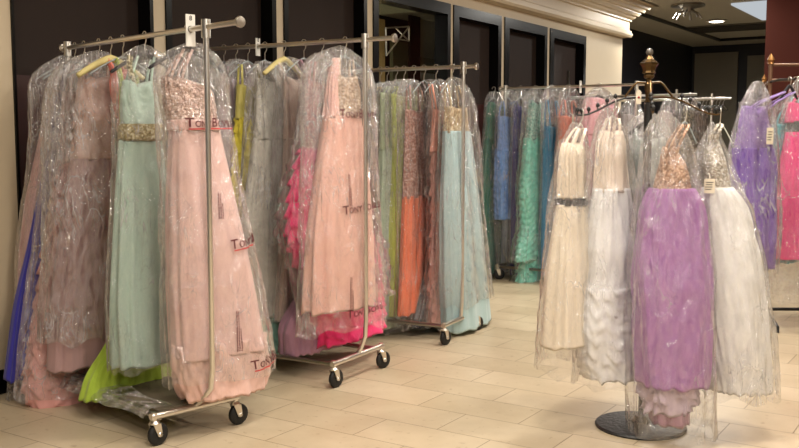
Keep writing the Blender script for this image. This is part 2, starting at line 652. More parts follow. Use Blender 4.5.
# chrome display bracket beyond the glass
O4 = W0 + V*.55
def bp(px, py): return on_plane(px, py, O4, NW)
tri = MB()
for pts in [((386, 28), (409, 26.5)), ((387, 55), (409, 27)), ((395, 27), (409, 41)), ((386, 28), (386.5, 56)), ((386, 37), (409, 41)), ((409, 26.5), (409, 41))]:
    tri.tube([bp(*pts[0]), bp(*pts[1])], .008)
tag(tri.build('wall_bracket', CHROME, loc=bp(386, 40)), 'chrome triangular display bracket seen behind the glass of the lit window', 'bracket')

# far hall: dark navy walls, taupe panels, red-brown pillar
cor = at_z(690, 46, CEIL)
m_ = MB(); m_.quad_box(cor - U*14 + V*.0, U*14.2, V*.2, Vector((0, 0, .01))); m_ = MB()
base = Vector((cor.x, cor.y, 0))
m_.quad_box(base - U*9.0, U*9.2, V*.2, Vector((0, 0, CEIL)))
tag(m_.build('wall_far_left', NAVY), kind='structure')
m_ = MB(); m_.quad_box(base + U*.2, NW*9, U*.2, Vector((0, 0, CEIL)))
tag(m_.build('wall_back', NAVY), kind='structure')
TAUPE = plain('taupe_panel', (112, 106, 92), rough=.6, var=.05)
def farq(px0, px1, py0, name):
    m_ = MB()
    p0 = on_plane(px0, py0, base + U*.2, U); p1 = on_plane(px1, py0, base + U*.2, U)
    m_.quad_box(Vector((p0.x, p0.y, .1)) - U*.03, Vector((p1.x-p0.x, p1.y-p0.y, 0)), -U*.05, Vector((0, 0, p0.z-.1)))
    tag(m_.build(name, TAUPE), kind='structure')
farq(696, 739, 54, 'door_3')
farq(748.5, 775, 56, 'door_4')
pc = at_d(763.2, 100, 11.8)
m_ = MB(); m_.quad_box((pc.x, pc.y, 0), NW*3.2, U*1.5, (0, 0, CEIL))
tag(m_.build('wall_pillar', plain('red_brown_panel', (72, 27, 15), rough=.7, spec=.2, var=.15, nscale=1.5)), kind='structure')
# right hand wall and wall behind the camera (never in frame, they bounce the light)
m_ = MB(); m_.quad_box((7.5, -4, 0), (.2, 0, 0), (0, 14, 0), (0, 0, CEIL))
tag(m_.build('wall_right', plain('beige_wall', (150, 130, 105), rough=.7)), kind='structure')

# ceiling fittings of the far hall
def cpt(px, py): return at_z(px, py, CEIL)
m_ = MB()
m_.tube([cpt(634, 10) + Vector((0, 0, -.02)), cpt(719, 38.6) + Vector((0, 0, -.02)), cpt(800, 34) + Vector((0, 0, -.02))], .035, 6)
tag(m_.build('trim_4', BLACKFR), kind='structure')
c = cpt(716.5, 20.3) - Vector((0, 0, .012))
r_ = empty('ceiling_light', Matrix.Translation(c))
m_ = MB().lathe(c, [(.16, .01), (.17, 0), (.12, -.012), (.11, 0)], 24); m_.build('trim_ring', WHITEPL, r_)
m_ = MB().lathe(c - Vector((0, 0, .01)), [(.115, 0), (.10, -.006)], 24); m_.build('lamp', emit('lamp_glow', (255, 240, 215), 14), r_)
tag(r_, 'small round lit downlight in the grey far ceiling', 'ceiling light')
c = cpt(733, 27)
m_ = MB()
for k in range(7):
    m_.box(c + NW*(-.62) + U*(-.35 + k*.12) + NW*.6 - Vector((0, 0, .02)), 1.3, .035, .03, NW, U)
r_ = empty('ceiling_vent', Matrix.Translation(c))
m_.build('louvre', plain('vent_grey', (60, 56, 48), rough=.6), r_)
m_ = MB().box(c - Vector((0, 0, .006)), 1.45, .95, .01, NW, U); m_.build('backing', plain('vent_dark', (82, 77, 66), rough=.7), r_)
tag(r_, 'flat dark air vent in the far ceiling beside the downlight', 'vent')
c = cpt(688, 4.5)
r_ = empty('ceiling_fixture', Matrix.Translation(c))
m_ = MB().lathe(c, [(.24, 0), (.24, -.03), (.1, -.05), (.05, -.12)], 24); m_.build('canopy', DULLSTEEL, r_)
m_ = MB()
for k in range(6):
    a = k*PI/3
    m_.tube([c - Vector((0, 0, .06)), c + Vector((math.cos(a)*.15, math.sin(a)*.15, -.13)), c + Vector((math.cos(a)*.2, math.sin(a)*.2, -.2))], .018)
m_.build('arm', DULLSTEEL, r_)
tag(r_, 'small cluster light fixture with short arms on the far ceiling', 'light fixture')
# bright ceiling light box
m_ = MB()
a_, b_, c_ = cpt(731.5, 3), cpt(768, 20), cpt(768, -3)
lb = bpy.data.meshes.new('panel')
m_.v = [p_ - Vector((0, 0, h)) for h in (.005, .03) for p_ in (cpt(731, 3), cpt(762, 18.5), cpt(800, 16), cpt(790, -2))]
m_.f = [(0, 1, 2, 3), (7, 6, 5, 4), (0, 4, 5, 1), (1, 5, 6, 2), (2, 6, 7, 3), (3, 7, 4, 0)]
tag(m_.build('light_panel', emit('panel_glow', (215, 222, 228), .85)), 'pale glowing rectangular light panel in ceiling left of the red-brown pillar', 'ceiling light')

# ------------------------------------------------------------------ clothing racks
def clothing_rack(label, wheelA, wheelB, wheelC, bar_end, bar_start, length, zbar=2.03, group=None, rb=.0135, right_out=.35, shelf=False, kink=.055):
    """wheelA / wheelB : floor points of the casters at the near end; the rack runs from there along V"""
    A, B = Vector(wheelA), Vector(wheelB)
    E = (B - A); w = E.length; E.normalize()
    D = Vector((-E.y, E.x, 0))
    mid = (A + B)/2
    root = empty('clothing_rack', frame(mid, -D))
    tag(root, label, 'clothing rack', group)
    L = length
    zb = .145
    # near end rail, side rails, far end rail
    for nm, P, Q in (('end_rail', A, B), ('end_rail', A + D*L, B + D*L)):
        m = MB().tube([P - E*.02 + Vector((0, 0, zb)), Q + E*.02 + Vector((0, 0, zb))], .017, 10)
        m.build(nm, CHROME, root, True)
    for P in (A + E*.03, B - E*.03):
        m = MB().tube([P + Vector((0, 0, zb - .012)), P + D*L + Vector((0, 0, zb - .012))], .014, 8)
        m.build('side_rail', DULLSTEEL, root, True)
    # uprights with the kink at the foot
    ups = []
    for s, base_ in ((0, mid), (L, mid + D*L)):
        sg = 1 if s == 0 else -1
        top = base_ + Vector((0, 0, zbar))
        pts = [base_ + Vector((0, 0, zb)), base_ + D*.015*0 - D*sg*(-.0) + Vector((0, 0, zb+.01)),
               base_ + U*.0 - D*sg*kink*.4 + Vector((0, 0, zb+.05)), base_ - D*sg*kink*.9 + Vector((0, 0, zb+.12)), base_ - D*sg*kink + Vector((0, 0, zb+.22)), base_ - D*sg*kink + Vector((0, 0, zbar))]
        m = MB().tube(pts, rb, 10)
        m.build('upright', CHROME, root, True)
        ups.append(base_ - D*sg*kink)
    p0 = ups[0] - D*right_out; p1 = ups[1] + D*.06
    z = Vector((0, 0, zbar))
    m = MB().tube([p0 + z, p1 + z], .0135, 10)
    m.build('hanging_bar', CHROME, root, True)
    for q, dd in ((p0, -D), (p1, D)):
        m = MB().lathe(q + z, [(.0, -.01), (.024, -.008), (.027, .002), (.024, .010), (0.002, .012)], 16, dd)
        m.build('end_cap', CHROME, root, True)
    m = MB()
    pass
    for q in ups:
        MB().tube([q + z - Vector((0, 0, .05)), q + z + Vector((0, 0, .035))], .022, 10).build('clamp', CHROME, root, True)
    if shelf:
        m = MB().box((mid + D*L/2) + Vector((0, 0, zb + .012)), L - .06, w - .08, .008, D, E)
        m.build('base_shelf', plain('shelf_board', (105, 95, 78), rough=.6), root)
    for P, yaw in ((A, .9), (B, .75), (A + D*L, .2), (B + D*L, .5)):
        c = bpy.data.objects.new('caster', None)
        m = MB()
        m.tube([P + Vector((0, 0, .12)), P + Vector((0, 0, .165))], .014, 10)
        m.lathe(P + Vector((0, 0, .108)), [(.024, 0), (.026, .006), (.018, .016)], 14)
        wd = Vector((math.cos(yaw), math.sin(yaw), 0)); wx = Vector((-wd.y, wd.x, 0))
        hub = P + wd*.018 + Vector((0, 0, .055))
        for sg in (-1, 1):
            m.v += []
            b0 = len(m.v)
            for off in (0, .004):
                o_ = wx*sg*(.019 + off)
                m.v += [P + o_ + wd*-.02 + Vector((0, 0, .11)), P + o_ + wd*.022 + Vector((0, 0, .11)), hub + o_ + wd*.012, hub + o_ - wd*.012 + Vector((0, 0, -.008))]
            m.f += [(b0, b0+1, b0+2, b0+3), (b0+7, b0+6, b0+5, b0+4), (b0, b0+4, b0+5, b0+1), (b0+1, b0+5, b0+6, b0+2), (b0+2, b0+6, b0+7, b0+3), (b0+3, b0+7, b0+4, b0)]
        ca = m.build('caster', CHROME, root, True)
        m = MB().lathe(hub - wx*.015, [(.030, 0), (.050, .002), (.055, .008), (.055, .022), (.050, .028), (.030, .030)], 24, wx)
        wv = [root.matrix_world.inverted() @ v for v in m.v]
        mesh_obj('wheel', wv, m.f, RUBBER, ca, True)
        m = MB().lathe(hub - wx*.024, [(.012, 0), (.012, .048)], 12, wx)
        wv = [root.matrix_world.inverted() @ v for v in m.v]
        mesh_obj('axle', wv, m.f, CHROME, ca, True)
    return dict(root=root, p0=p0, p1=p1, z=zbar, D=D, E=E)

bpy.context.view_layer.update()
A1, B1 = at_z(155, 446, 0), at_z(235.5, 425, 0)
R1 = clothing_rack('chrome rolling rack nearest the camera, holding the mint and big pale pink gowns', A1, B1, None, None, None, 1.12, 1.985, 'chrome rolling garment racks', shelf=True, kink=.15, right_out=.27)
A2, B2 = at_z(334, 388, 0), at_z(381, 368.5, 0)
R2 = clothing_rack('second chrome rolling rack, with pale pink and hot pink gowns at its end', A2, B2, None, None, None, 1.30, 2.05, 'chrome rolling garment racks', right_out=.2)
A3, B3 = at_z(444, 345.5, 0), at_z(476, 330.5, 0)
R3 = clothing_rack('third chrome rolling rack with green, orange and pale blue gowns', A3, B3, None, None, None, 1.15, 1.98, 'chrome rolling garment racks', right_out=.10, kink=.01)
L4 = at_z(497.5, 279.5, 0)
A4 = L4 + NW*1.3
B4 = A4 + U*.5
R4 = clothing_rack('rolling rack at the back by the dark windows with blue and aqua gowns', A4, B4, None, None, None, 1.3, 1.985, 'chrome rolling garment racks', right_out=.12)

def bar_pt(R, px):
    """point of the rack's bar seen at image column px"""
    O, D = R['p0'], R['D']
    d = ray(px, 60)
    # solve O + D*s = t*d (xy)
    det = D.x*(-d.y) - (-d.x)*D.y
    s = ((-O.x)*(-d.y) - (-d.x)*(-O.y))/det
    return Vector((O.x + D.x*s, O.y + D.y*s, R['z']))

# ------------------------------------------------------------------ gowns
class Sines:
    def __init__(s, seed, n, kmin, kmax, drift):
        r = random.Random(seed)
        s.t = [(r.randint(kmin, kmax), r.uniform(0, 2*PI), r.uniform(-drift, drift), r.uniform(.4, 1)) for _ in range(n)]
    def __call__(s, th, v):
        a = 0; w = 0
        for k, ph, dr, am in s.t:
            a = a + am*np.sin(k*th + ph + dr*v); w += am*.6
        return a/w

SECT = []
def loft(outline, M, thick, style, seed, nring=None, nseg=96, closed_bottom=True, yoff=0.0, flare=None, ampk=1.0, neck=0.0):
    """outline [(y, left, right)] in picture rows/columns of the plane of M -> local mesh (closed body)"""
    Mi = M.inverted()
    O = M.translation
    Yn = Vector((M[0][1], M[1][1], 0))
    zs, ls, rs = [], [], []
    for (py, l, r) in outline:
        pl = Mi @ on_plane(l, py, O, Yn); pr = Mi @ on_plane(r, py, O, Yn)
        zs.append((pl.z + pr.z)/2); ls.append(pl.x); rs.append(pr.x)
    zs = np.array(zs); ls = np.array(ls); rs = np.array(rs)
    H = zs[0] - zs[-1]
    if nring is None:
        nring = int(max(6, min(110, H/.014)))
    v = np.linspace(0, 1, nring)
    z = zs[0] - v*H
    L = np.interp(-z, -zs, ls); R = np.interp(-z, -zs, rs)
    if style != 'box':
        k = max(1, nring//(30 if style == 'bag' else 14))
        ker = np.ones(2*k+1)/(2*k+1)
        Lp = np.pad(L, k, 'reflect', reflect_type='odd'); Rp = np.pad(R, k, 'reflect', reflect_type='odd')
        L = np.convolve(Lp, ker, 'valid'); R = np.convolve(Rp, ker, 'valid')
    cx = (L+R)/2; hw = np.maximum((R-L)/2, .004)
    tz = np.linspace(0, 1, len(thick))
    ty = np.interp(v, tz, thick)
    ty = np.minimum(ty, hw*.95 + .004)
    th = np.linspace(0, 2*PI, nseg, endpoint=False)
    TH_, V_ = np.meshgrid(th, v)
    p = .8
    c_, s_ = np.cos(TH_), np.sin(TH_)
    X = np.sign(c_)*np.abs(c_)**p*hw[:, None]
    Y = np.sign(s_)*np.abs(s_)**p*ty[:, None]
    Z = np.repeat(z[:, None], nseg, 1)
    off = np.zeros_like(X)
    zoff = np.zeros_like(X)
    hm = H*V_
    if style == 'skirt':
        f1 = Sines(seed, 5, 4, 13, 2.0); f2 = Sines(seed+1, 4, 14, 26, 3)
        off = (f1(TH_, V_)*.014 + f2(TH_, V_)*.0035)*(.25 + .75*np.minimum(1, V_*1.3))
        zoff = Sines(seed+2, 3, 3, 9, 0)(TH_, V_)*.008*V_**6
    elif style == 'smooth':
        f1 = Sines(seed, 4, 4, 12, 2); f2 = Sines(seed+1, 4, 14, 26, 6)
        off = f1(TH_, V_)*.006 + f2(TH_, V_)*.003
    elif style in ('ruffle', 'ruffle_big'):
        th_ = .065 if style == 'ruffle' else .095
        amp = .016 if style == 'ruffle' else .022
        ph = hm/th_ + .55*Sines(seed, 4, 2, 5, 4)(TH_, V_) + .28*Sines(seed+7, 4, 5, 11, 9)(TH_, V_)
        saw = ph - np.floor(ph)
        idx = np.floor(ph)
        w1 = Sines(seed+3, 4, 9, 19, 0)(TH_ + idx*.9, 0*V_)
        off = (saw**1.6 - .4)*amp*1.2 + w1*saw*amp*.8 + Sines(seed+5, 4, 3, 9, 7)(TH_, V_)*.009
        zoff = -w1*saw*.010
    elif style == 'tulle':
        f1 = Sines(seed, 6, 5, 19, 9); f2 = Sines(seed+1, 6, 14, 34, 22)
        off = f1(TH_, V_)*.013 + f2(TH_, V_)*.008
        zoff = Sines(seed+2, 5, 8, 30, 0)(TH_, V_)*.007*V_**8
    elif style == 'ruched':
        f1 = Sines(seed, 4, 3, 8, 3)
        off = f1(TH_, V_)*.006 + np.sin(hm*2*PI/.045 + 3.2*np.sin(TH_*3 + seed) + 2.5*np.sin(TH_*7+hm*23) + 2*np.sin(hm*31+TH_*2))*.0028
    elif style == 'bag':
        f1 = Sines(seed, 5, 3, 9, 4); f2 = Sines(seed+1, 6, 8, 22, 14); f3 = Sines(seed+2, 6, 4, 14, 40)
        g = np.minimum(1, V_*6 + .25)
        off = (f1(TH_, V_)*.014 + f2(TH_, V_)*.010 + (1-np.abs(f3(TH_, V_)))*.008)*g
        zoff = Sines(seed+4, 4, 2, 8, 0)(TH_, V_)*.02*V_**5
    off = off*ampk
    if neck:
        zoff = zoff - neck*np.exp(-(c_/.34)**2)*np.clip(1 - hm/.16, 0, 1)**1.5 + neck*.5*np.abs(c_)*np.clip(1 - hm/.16, 0, 1)**1.5
    ux = c_; uy = s_
    wfac = np.minimum(1, (hw[:, None])/.05)
    X = X + cx[:, None] + ux*off*wfac
    Y = Y + uy*off*wfac + yoff
    Z = Z + zoff
    if style == 'bag':
        for i in range(nring):
            for (PX, PY, PZ) in SECT:
                if PZ[0].max() < z[i] - .02 or PZ[-1].min() > z[i] + .02:
                    continue
                rows = np.abs(PZ.mean(1) - z[i]).argsort()[:3]
                px = PX[rows].ravel() - cx[i]; py = PY[rows].ravel() - yoff
                pa = np.arctan2(py, px); pr_ = np.hypot(px, py) + .010
                bins = np.zeros(72); bi = ((pa + PI)/(2*PI)*72).astype(int) % 72
                np.maximum.at(bins, bi, pr_)
                bins = np.maximum(bins, np.maximum(np.roll(bins, 1), np.roll(bins, -1)))
                bx = X[i] - cx[i]; by = Y[i] - yoff
                ra = np.hypot(bx, by) + 1e-9
                q = bins[((np.arctan2(by, bx) + PI)/(2*PI)*72).astype(int) % 72]
                kk = np.maximum(1, q/ra)
                X[i] = cx[i] + bx*kk; Y[i] = yoff + by*kk
    else:
        SECT.append((X.copy(), Y.copy(), Z.copy()))
    verts = np.stack([X, Y, Z], -1).reshape(-1, 3).tolist()
    faces = []
    for i in range(nring-1):
        a = i*nseg
        for k in range(nseg):
            k2 = (k+1) % nseg
            faces.append((a+k, a+nseg+k, a+nseg+k2, a+k2))
    # top cap
    t = len(verts)
    verts.append([float(cx[0]), yoff, float(z[0] + (.0 if style != 'bag' else .01))])
    for k in range(nseg):
        faces.append((t, k, (k+1) % nseg))
    if closed_bottom:
        b0 = (nring-1)*nseg
        t2 = len(verts)
        for k in range(nseg):
            x, y, zz = verts[b0+k]
            verts.append([cx[-1] + (x-cx[-1])*.86, yoff + (y-yoff)*.86, zz + .025])
        for k in range(nseg):
            k2 = (k+1) % nseg
            faces.append((b0+k, t2+k, t2+k2, b0+k2))
        t3 = len(verts)
        verts.append([float(cx[-1]), yoff, float(z[-1]) + .06])
        for k in range(nseg):
            faces.append((t2+k, t3, t2+(k+1) % nseg))
    return verts, faces

SEED = [100]
def gown(label, group, M, parts, bag=None, bagm=None, hanger='clear', hook=True, straps=None, kind='evening_gown', cat='gown', bthick=(.02, .055, .07, .08), hz=.10, hw=.19, hoff=0.0):
    SEED[0] += 11
    SECT.clear()
    root = empty(kind, M)
    tag(root, label, cat, group)
    for pt in parts:
        nm, mat, style, outl = pt[:4]
        th = pt[4] if len(pt) > 4 else (.06, .10)
        kw = pt[5] if len(pt) > 5 else {}
        SEED[0] += 3
        if nm == 'bodice':
            kw = dict(kw); kw['neck'] = .035
        vs, fs = loft(outl, M, th, style, SEED[0], **kw)
        if nm == 'bodice' and hook:
            Mi = M.inverted(); Yn = Vector((M[0][1], M[1][1], 0))
            y0, l0, r0 = outl[0]
            a = Mi @ on_plane(l0, y0, M.translation, Yn); b_ = Mi @ on_plane(r0, y0, M.translation, Yn)
            zc_ = (a.z + b_.z)/2
            for q, sg in ((a.x, -1), (b_.x, 1)):
                x0 = (a.x + b_.x)/2 + (q - (a.x + b_.x)/2)*.82
                x1 = hoff + sg*min(hw*.6, (b_.x - a.x)*.32)
                zt = -hz + .012 - .10*abs((x1 - hoff)/hw)**1.3
                if zt > zc_ + .02:
                    m = MB()
                    m.tube([Vector((x0, -th[0]*.5, zc_ - .03)), Vector((x0*.6 + x1*.4, -th[0]*.42, zc_*.6 + zt*.4)), Vector((x1, -.012, zt)), Vector((x1, .012, zt)),
                            Vector((x0*.6 + x1*.4, th[0]*.42, zc_*.6 + zt*.4)), Vector((x0, th[0]*.5, zc_ - .03))], .0075, 8)
                    mesh_obj('strap', m.v, m.f, mat, root)
        o = mesh_obj(nm, vs, fs, mat, root)
    # hanger: hook over the bar and two sloping arms
    if hook:
        m = MB()
        pts = [(0.018 if False else .0, .014*math.cos(a), .014*math.sin(a)+.004) for a in np.linspace(-.3, PI+.2, 9)]
        pts = [Vector((0, p_[1]*1.35, p_[2]*1.35)) for p_ in pts]
        pts += [Vector((0, -.012, -.03)), Vector((0, 0, -.045)), Vector((0, 0, -hz))]
        m.tube(pts, .0028, 6)
        mesh_obj('hanger_hook', m.v, m.f, CHROME, root)
        m = MB()
        hm_ = {'clear': CLEARPL, 'dark': DARKPAD, 'cream': CREAMPAD, 'white': WHITEPL}[hanger]
        rr = {'clear': .005, 'dark': .012, 'cream': .020, 'white': .003}[hanger]
        arm = []
        for k in range(-8, 9):
            u_ = k/8.0
            arm.append(Vector((hoff + u_*hw, 0, -hz + .01 - .10*abs(u_)**1.3)))
        m.tube(arm, [rr*(.7+.3*(1-abs(k)/8)) for k in range(-8, 9)], 8)
        mesh_obj('hanger', m.v, m.f, hm_, root)
    if straps:
        Mi = M.inverted(); Yn = Vector((M[0][1], M[1][1], 0))
        for (mat, r_, pts) in straps:
            q = [Mi @ on_plane(a, b_, M.translation, Yn) + Vector((0, -.02, 0)) for a, b_ in pts]
            m = MB().tube(q, r_, 8)
            mesh_obj('strap', m.v, m.f, mat, root)
    if bag:
        SEED[0] += 3
        vs, fs = loft(bag, M, bthick, 'bag', SEED[0], closed_bottom=False, nseg=120)
        o = mesh_obj('plastic_bag', vs, fs, bagm or bagmat(), root)
        root['_bag'] = 1
        BAGS[root.name] = (vs, fs)
        del root['_bag']
    return root
BAGS = {}

def ray_front(root, x, z):
    bv = BVC.get(root.name)
    if bv is None:
        vs, fs = BAGS[root.name]
        bv = BVHTree.FromPolygons([Vector(v) for v in vs], fs)
        BVC[root.name] = bv
    h = bv.ray_cast(Vector((x, -2, z)), Vector((0, 1, 0)))
    return h[0].y if h[0] is not None else None
BVC = {}

def surf_mesh(name, verts2, faces, root, cx, cz, ang, mat, off=.003):
    """flat print (x, y) laid on the front of the bag"""
    ca, sa = math.cos(ang), math.sin(ang)
    out_ = []
    miss = set()
    for x, y in verts2:
        X = cx + x*ca - y*sa; Z = cz + x*sa + y*ca
        yy = ray_front(root, X, Z)
        if yy is None:
            miss.add(len(out_)); yy = 0
        out_.append((X, yy - off, Z))
    faces = [f for f in faces if not any(i in miss for i in f)]
    if not faces:
        return None
    return mesh_obj(name, out_, faces, mat, root, smooth=False)

_txt = {}
def text_mesh(s, size):
    key = (s, size)
    if key not in _txt:
        cu = bpy.data.curves.new('t', 'FONT')
        cu.body = s; cu.size = size; cu.resolution_u = 3; cu.align_x = 'CENTER'; cu.align_y = 'CENTER'; cu.offset = size*.012
        ob = bpy.data.objects.new('t', cu); COL.objects.link(ob)
        dg = bpy.context.evaluated_depsgraph_get()
        me = bpy.data.meshes.new_from_object(ob.evaluated_get(dg))
        v = [(p_.co.x, p_.co.y) for p_ in me.vertices]; f = [tuple(p_.vertices) for p_ in me.polygons]
        bpy.data.objects.remove(ob); bpy.data.curves.remove(cu); bpy.data.meshes.remove(me)
        _txt[key] = (v, f)
    return _txt[key]

def logo(root, M, px, py, h=.05, ang=0.06, under=True, text='TONYBOWLS'):
    Mi = M.inverted(); Yn = Vector((M[0][1], M[1][1], 0))
    q = Mi @ on_plane(px, py, M.translation, Yn)
    f_ = [(0, 1, 2, 3)]
    w = 0
    # big first letters T and B, small capitals between
    pieces = [('T', 1.45), ('ONY', 1.0), ('B', 1.45), ('OWLS', 1.0)]
    x = 0; lay = []
    for s, k in pieces:
        v, f = text_mesh(s, h*k)
        x0 = min(a for a, b_ in v); x1 = max(a for a, b_ in v)
        y0 = min(b_ for a, b_ in v); 
        lay.append(([(a - x0 + x, b_ - y0) for a, b_ in v], f)); x += (x1-x0) + h*.10
    W = x
    VV, FF = [], []
    for v, f in lay:
        b0 = len(VV)
        VV += [(a - W/2, b_) for a, b_ in v]; FF += [tuple(i + b0 for i in t_) for t_ in f]
    surf_mesh('printed_logo', VV, FF, root, q.x, q.z, ang, PRINT)
    if under:
        n = 14
        VV = []; FF = []
        for i in range(n+1):
            xx = -W/2 + W*i/n + h*.3
            VV += [(xx, -h*.28), (xx, -h*.14)]
        FF = [(2*i, 2*i+2, 2*i+3, 2*i+1) for i in range(n)]
        surf_mesh('printed_underline', VV, FF, root, q.x, q.z, ang, REDPRINT)

def smallprint(root, M, px, py, h, w=.035, ang=0.0):
    """a column of tiny printed care text"""
    Mi = M.inverted(); Yn = Vector((M[0][1], M[1][1], 0))
    q = Mi @ on_plane(px, py, M.translation, Yn)
    VV, FF = [], []
    r = random.Random(int(px*7+py))
    for c in range(3):
        y = -h/2
        xx = -w/2 + c*w/3
        y1 = h/2 - (0 if c < 2 else h*.4)
        while y < y1:
            l = r.uniform(.006, .016)
            b0 = len(VV)
            VV += [(xx, y), (xx + w*.18, y), (xx + w*.18, y+l), (xx, y+l)]
            FF.append((b0, b0+1, b0+2, b0+3))
            y += l + .004
    surf_mesh('small_print', VV, FF, root, q.x, q.z, ang, PRINT)

G1 = 'bagged gowns on the nearest rack'
G2 = 'bagged gowns on the second rack'
G3 = 'bagged gowns on the third rack'
G4 = 'bagged gowns on the back rack'
GS = 'bagged gowns on the gold-topped stand'
def MR(R, px, yaw=0.0):
    X = Matrix.Rotation(yaw, 3, 'Z') @ R['E']
    return frame(bar_pt(R, px), X)

# ---- rack 1
gown('dusty pink gown at far left, hanging behind the indigo one, in milky plastic', G1, MR(R1, 67),
     [('bodice', cloth((205, 160, 160)), 'smooth', [(92, 50, 84), (140, 40, 90)], (.05, .07)),
      ('skirt', cloth((205, 160, 160)), 'skirt', [(138, 40, 90), (200, 26, 96), (250, 20, 98), (320, 18, 100)], (.06, .10))],
     [(56, 60, 72), (66, 42, 84), (79, 29, 94), (125, 31, 98), (200, 26, 98), (300, 16, 100), (392, 8, 98)], bagmat(.16), hanger='clear')
gown('deep indigo blue gown showing as a narrow slice at far left', G1, MR(R1, 75),
     [('bodice', cloth((52, 46, 130)), 'smooth', [(96, 58, 88), (150, 48, 92)], (.04, .05)),
      ('skirt', cloth((48, 44, 150), 'chiffon'), 'skirt', [(148, 49, 92), (200, 37, 94), (240, 29, 96), (300, 14, 96), (373, 4, 94)], (.05, .07))],
     None, None)
gown('baby pink tiered ruffle gown at left with a ragged hem near the floor', G1, MR(R1, 84),
     [('bodice', cloth((200, 160, 155)), 'smooth', [(95, 64, 100), (165, 56, 104)], (.05, .06)),
      ('skirt', cloth((226, 165, 160), 'chiffon'), 'ruffle_big', [(163, 56, 104), (240, 45, 110), (300, 35, 113), (350, 27, 118), (385, 21, 120), (402, 32, 118)], (.06, .11, .13), {'ampk': .55})],
     [(58, 76, 88), (68, 56, 104), (84, 46, 112), (150, 44, 112), (240, 36, 114), (320, 24, 118), (390, 16, 120)], bagmat(.12))
gmM = MR(R1, 99)
gown('mauve grey pleated gown in heavily crumpled plastic, left of the mint gown', G1, gmM,
     [('bodice', cloth((196, 160, 148)), 'ruched', [(78, 80, 112), (110, 76, 114), (160, 72, 114)], (.05, .07)),
      ('skirt', cloth((172, 138, 138), 'chiffon'), 'skirt', [(158, 72, 114), (240, 60, 120), (310, 51, 128), (364, 49, 132)], (.07, .11))],
     [(52, 90, 108), (60, 68, 116), (76, 52, 122), (110, 48, 122), (200, 50, 120), (290, 46, 119), (338, 44, 112)], bagmat(.26, crinkle=1.5), bthick=(.03, .13, .15, .14))
gown('coral beaded gown with a cream padded hanger, just left of the mint gown', G1, MR(R1, 111),
     [('bodice', cloth((215, 120, 108)), 'ruched', [(72, 113, 125), (84, 110, 127), (120, 118, 130)], (.04, .06)),
      ('skirt', cloth((215, 165, 150), 'chiffon'), 'skirt', [(118, 118, 130), (240, 118, 140), (350, 116, 146)], (.05, .06))],
     None, hanger='cream')
gown('lime green ruffled gown whose hem shows below the mauve and mint gowns', G1, MR(R1, 123),
     [('bodice', cloth((170, 190, 60)), 'smooth', [(92, 122, 142), (150, 122, 146)], (.03, .04)),
      ('skirt', cloth((165, 192, 62), 'tulle'), 'tulle', [(148, 122, 146), (250, 118, 156), (340, 112, 162), (360, 90, 165), (392, 80, 168)], (.04, .07, .10), {'ampk': .9})],
     None, None)
gown('mint green chiffon gown with gold beaded waist and beaded strap', G1, MR(R1, 145),
     [('bodice', cloth((176, 200, 186)), 'ruched', [(84, 124, 150), (98, 121, 156), (126, 122, 158)], (.05, .07)),
      ('beaded_waist', beads((170, 150, 90), (240, 230, 190), 90), 'smooth', [(124, 121, 159), (141, 120, 160)], (.078, .08), {'ampk': .5}),
      ('skirt', cloth((178, 203, 190), 'chiffon'), 'skirt', [(140, 120, 160), (200, 116, 166), (300, 112, 172), (362, 114, 177)], (.07, .11))],
     [(46, 138, 150), (54, 122, 168), (66, 114, 178), (100, 114, 180), (200, 113, 182), (300, 110, 182), (366, 110, 182)], bagmat(.09), hanger='dark',
     straps=[(beads((130, 120, 90), (230, 220, 190), 90), .016, [(128, 56), (127, 66), (130, 78), (134, 90), (136, 98)])])
pinkM = MR(R1, 187, -.04)
bigpink = gown('large pale pink ball gown with beaded bodice, fullest and nearest on first rack', G1, pinkM,
     [('bodice', beads((196, 160, 146), (240, 215, 205), 75), 'smooth', [(80, 164, 178), (90, 163, 210), (108, 166, 214), (125, 172, 214)], (.05, .08)),
      ('sash', cloth((226, 185, 178)), 'smooth', [(120, 170, 215), (131, 171, 217)], (.09, .09)),
      ('skirt', cloth((226, 188, 183), 'chiffon'), 'skirt', [(130, 172, 217), (200, 170, 232), (280, 170, 250), (345, 173, 262), (352, 174, 263)], (.08, .12, .13)),
      ('tulle_hem', cloth((222, 184, 174), 'tulle'), 'tulle', [(338, 173, 261), (368, 176, 267), (392, 184, 260)], (.125, .13), {'ampk': 1.0})],
     [(44, 186, 204), (50, 166, 216), (62, 156, 224), (90, 155, 228), (125, 158, 229), (200, 162, 241), (300, 164, 262), (374, 168, 272)], bagmat(.10), hanger='dark', bthick=(.02, .09, .12, .14), hw=.2)
logo(bigpink, pinkM, 203, 127, .042, .02)
logo(bigpink, pinkM, 244, 241, .046, .12)
logo(bigpink, pinkM, 262, 356, .046, .14)
smallprint(bigpink, pinkM, 224, 328, .19)
smallprint(bigpink, pinkM, 208, 205, .12, .03)

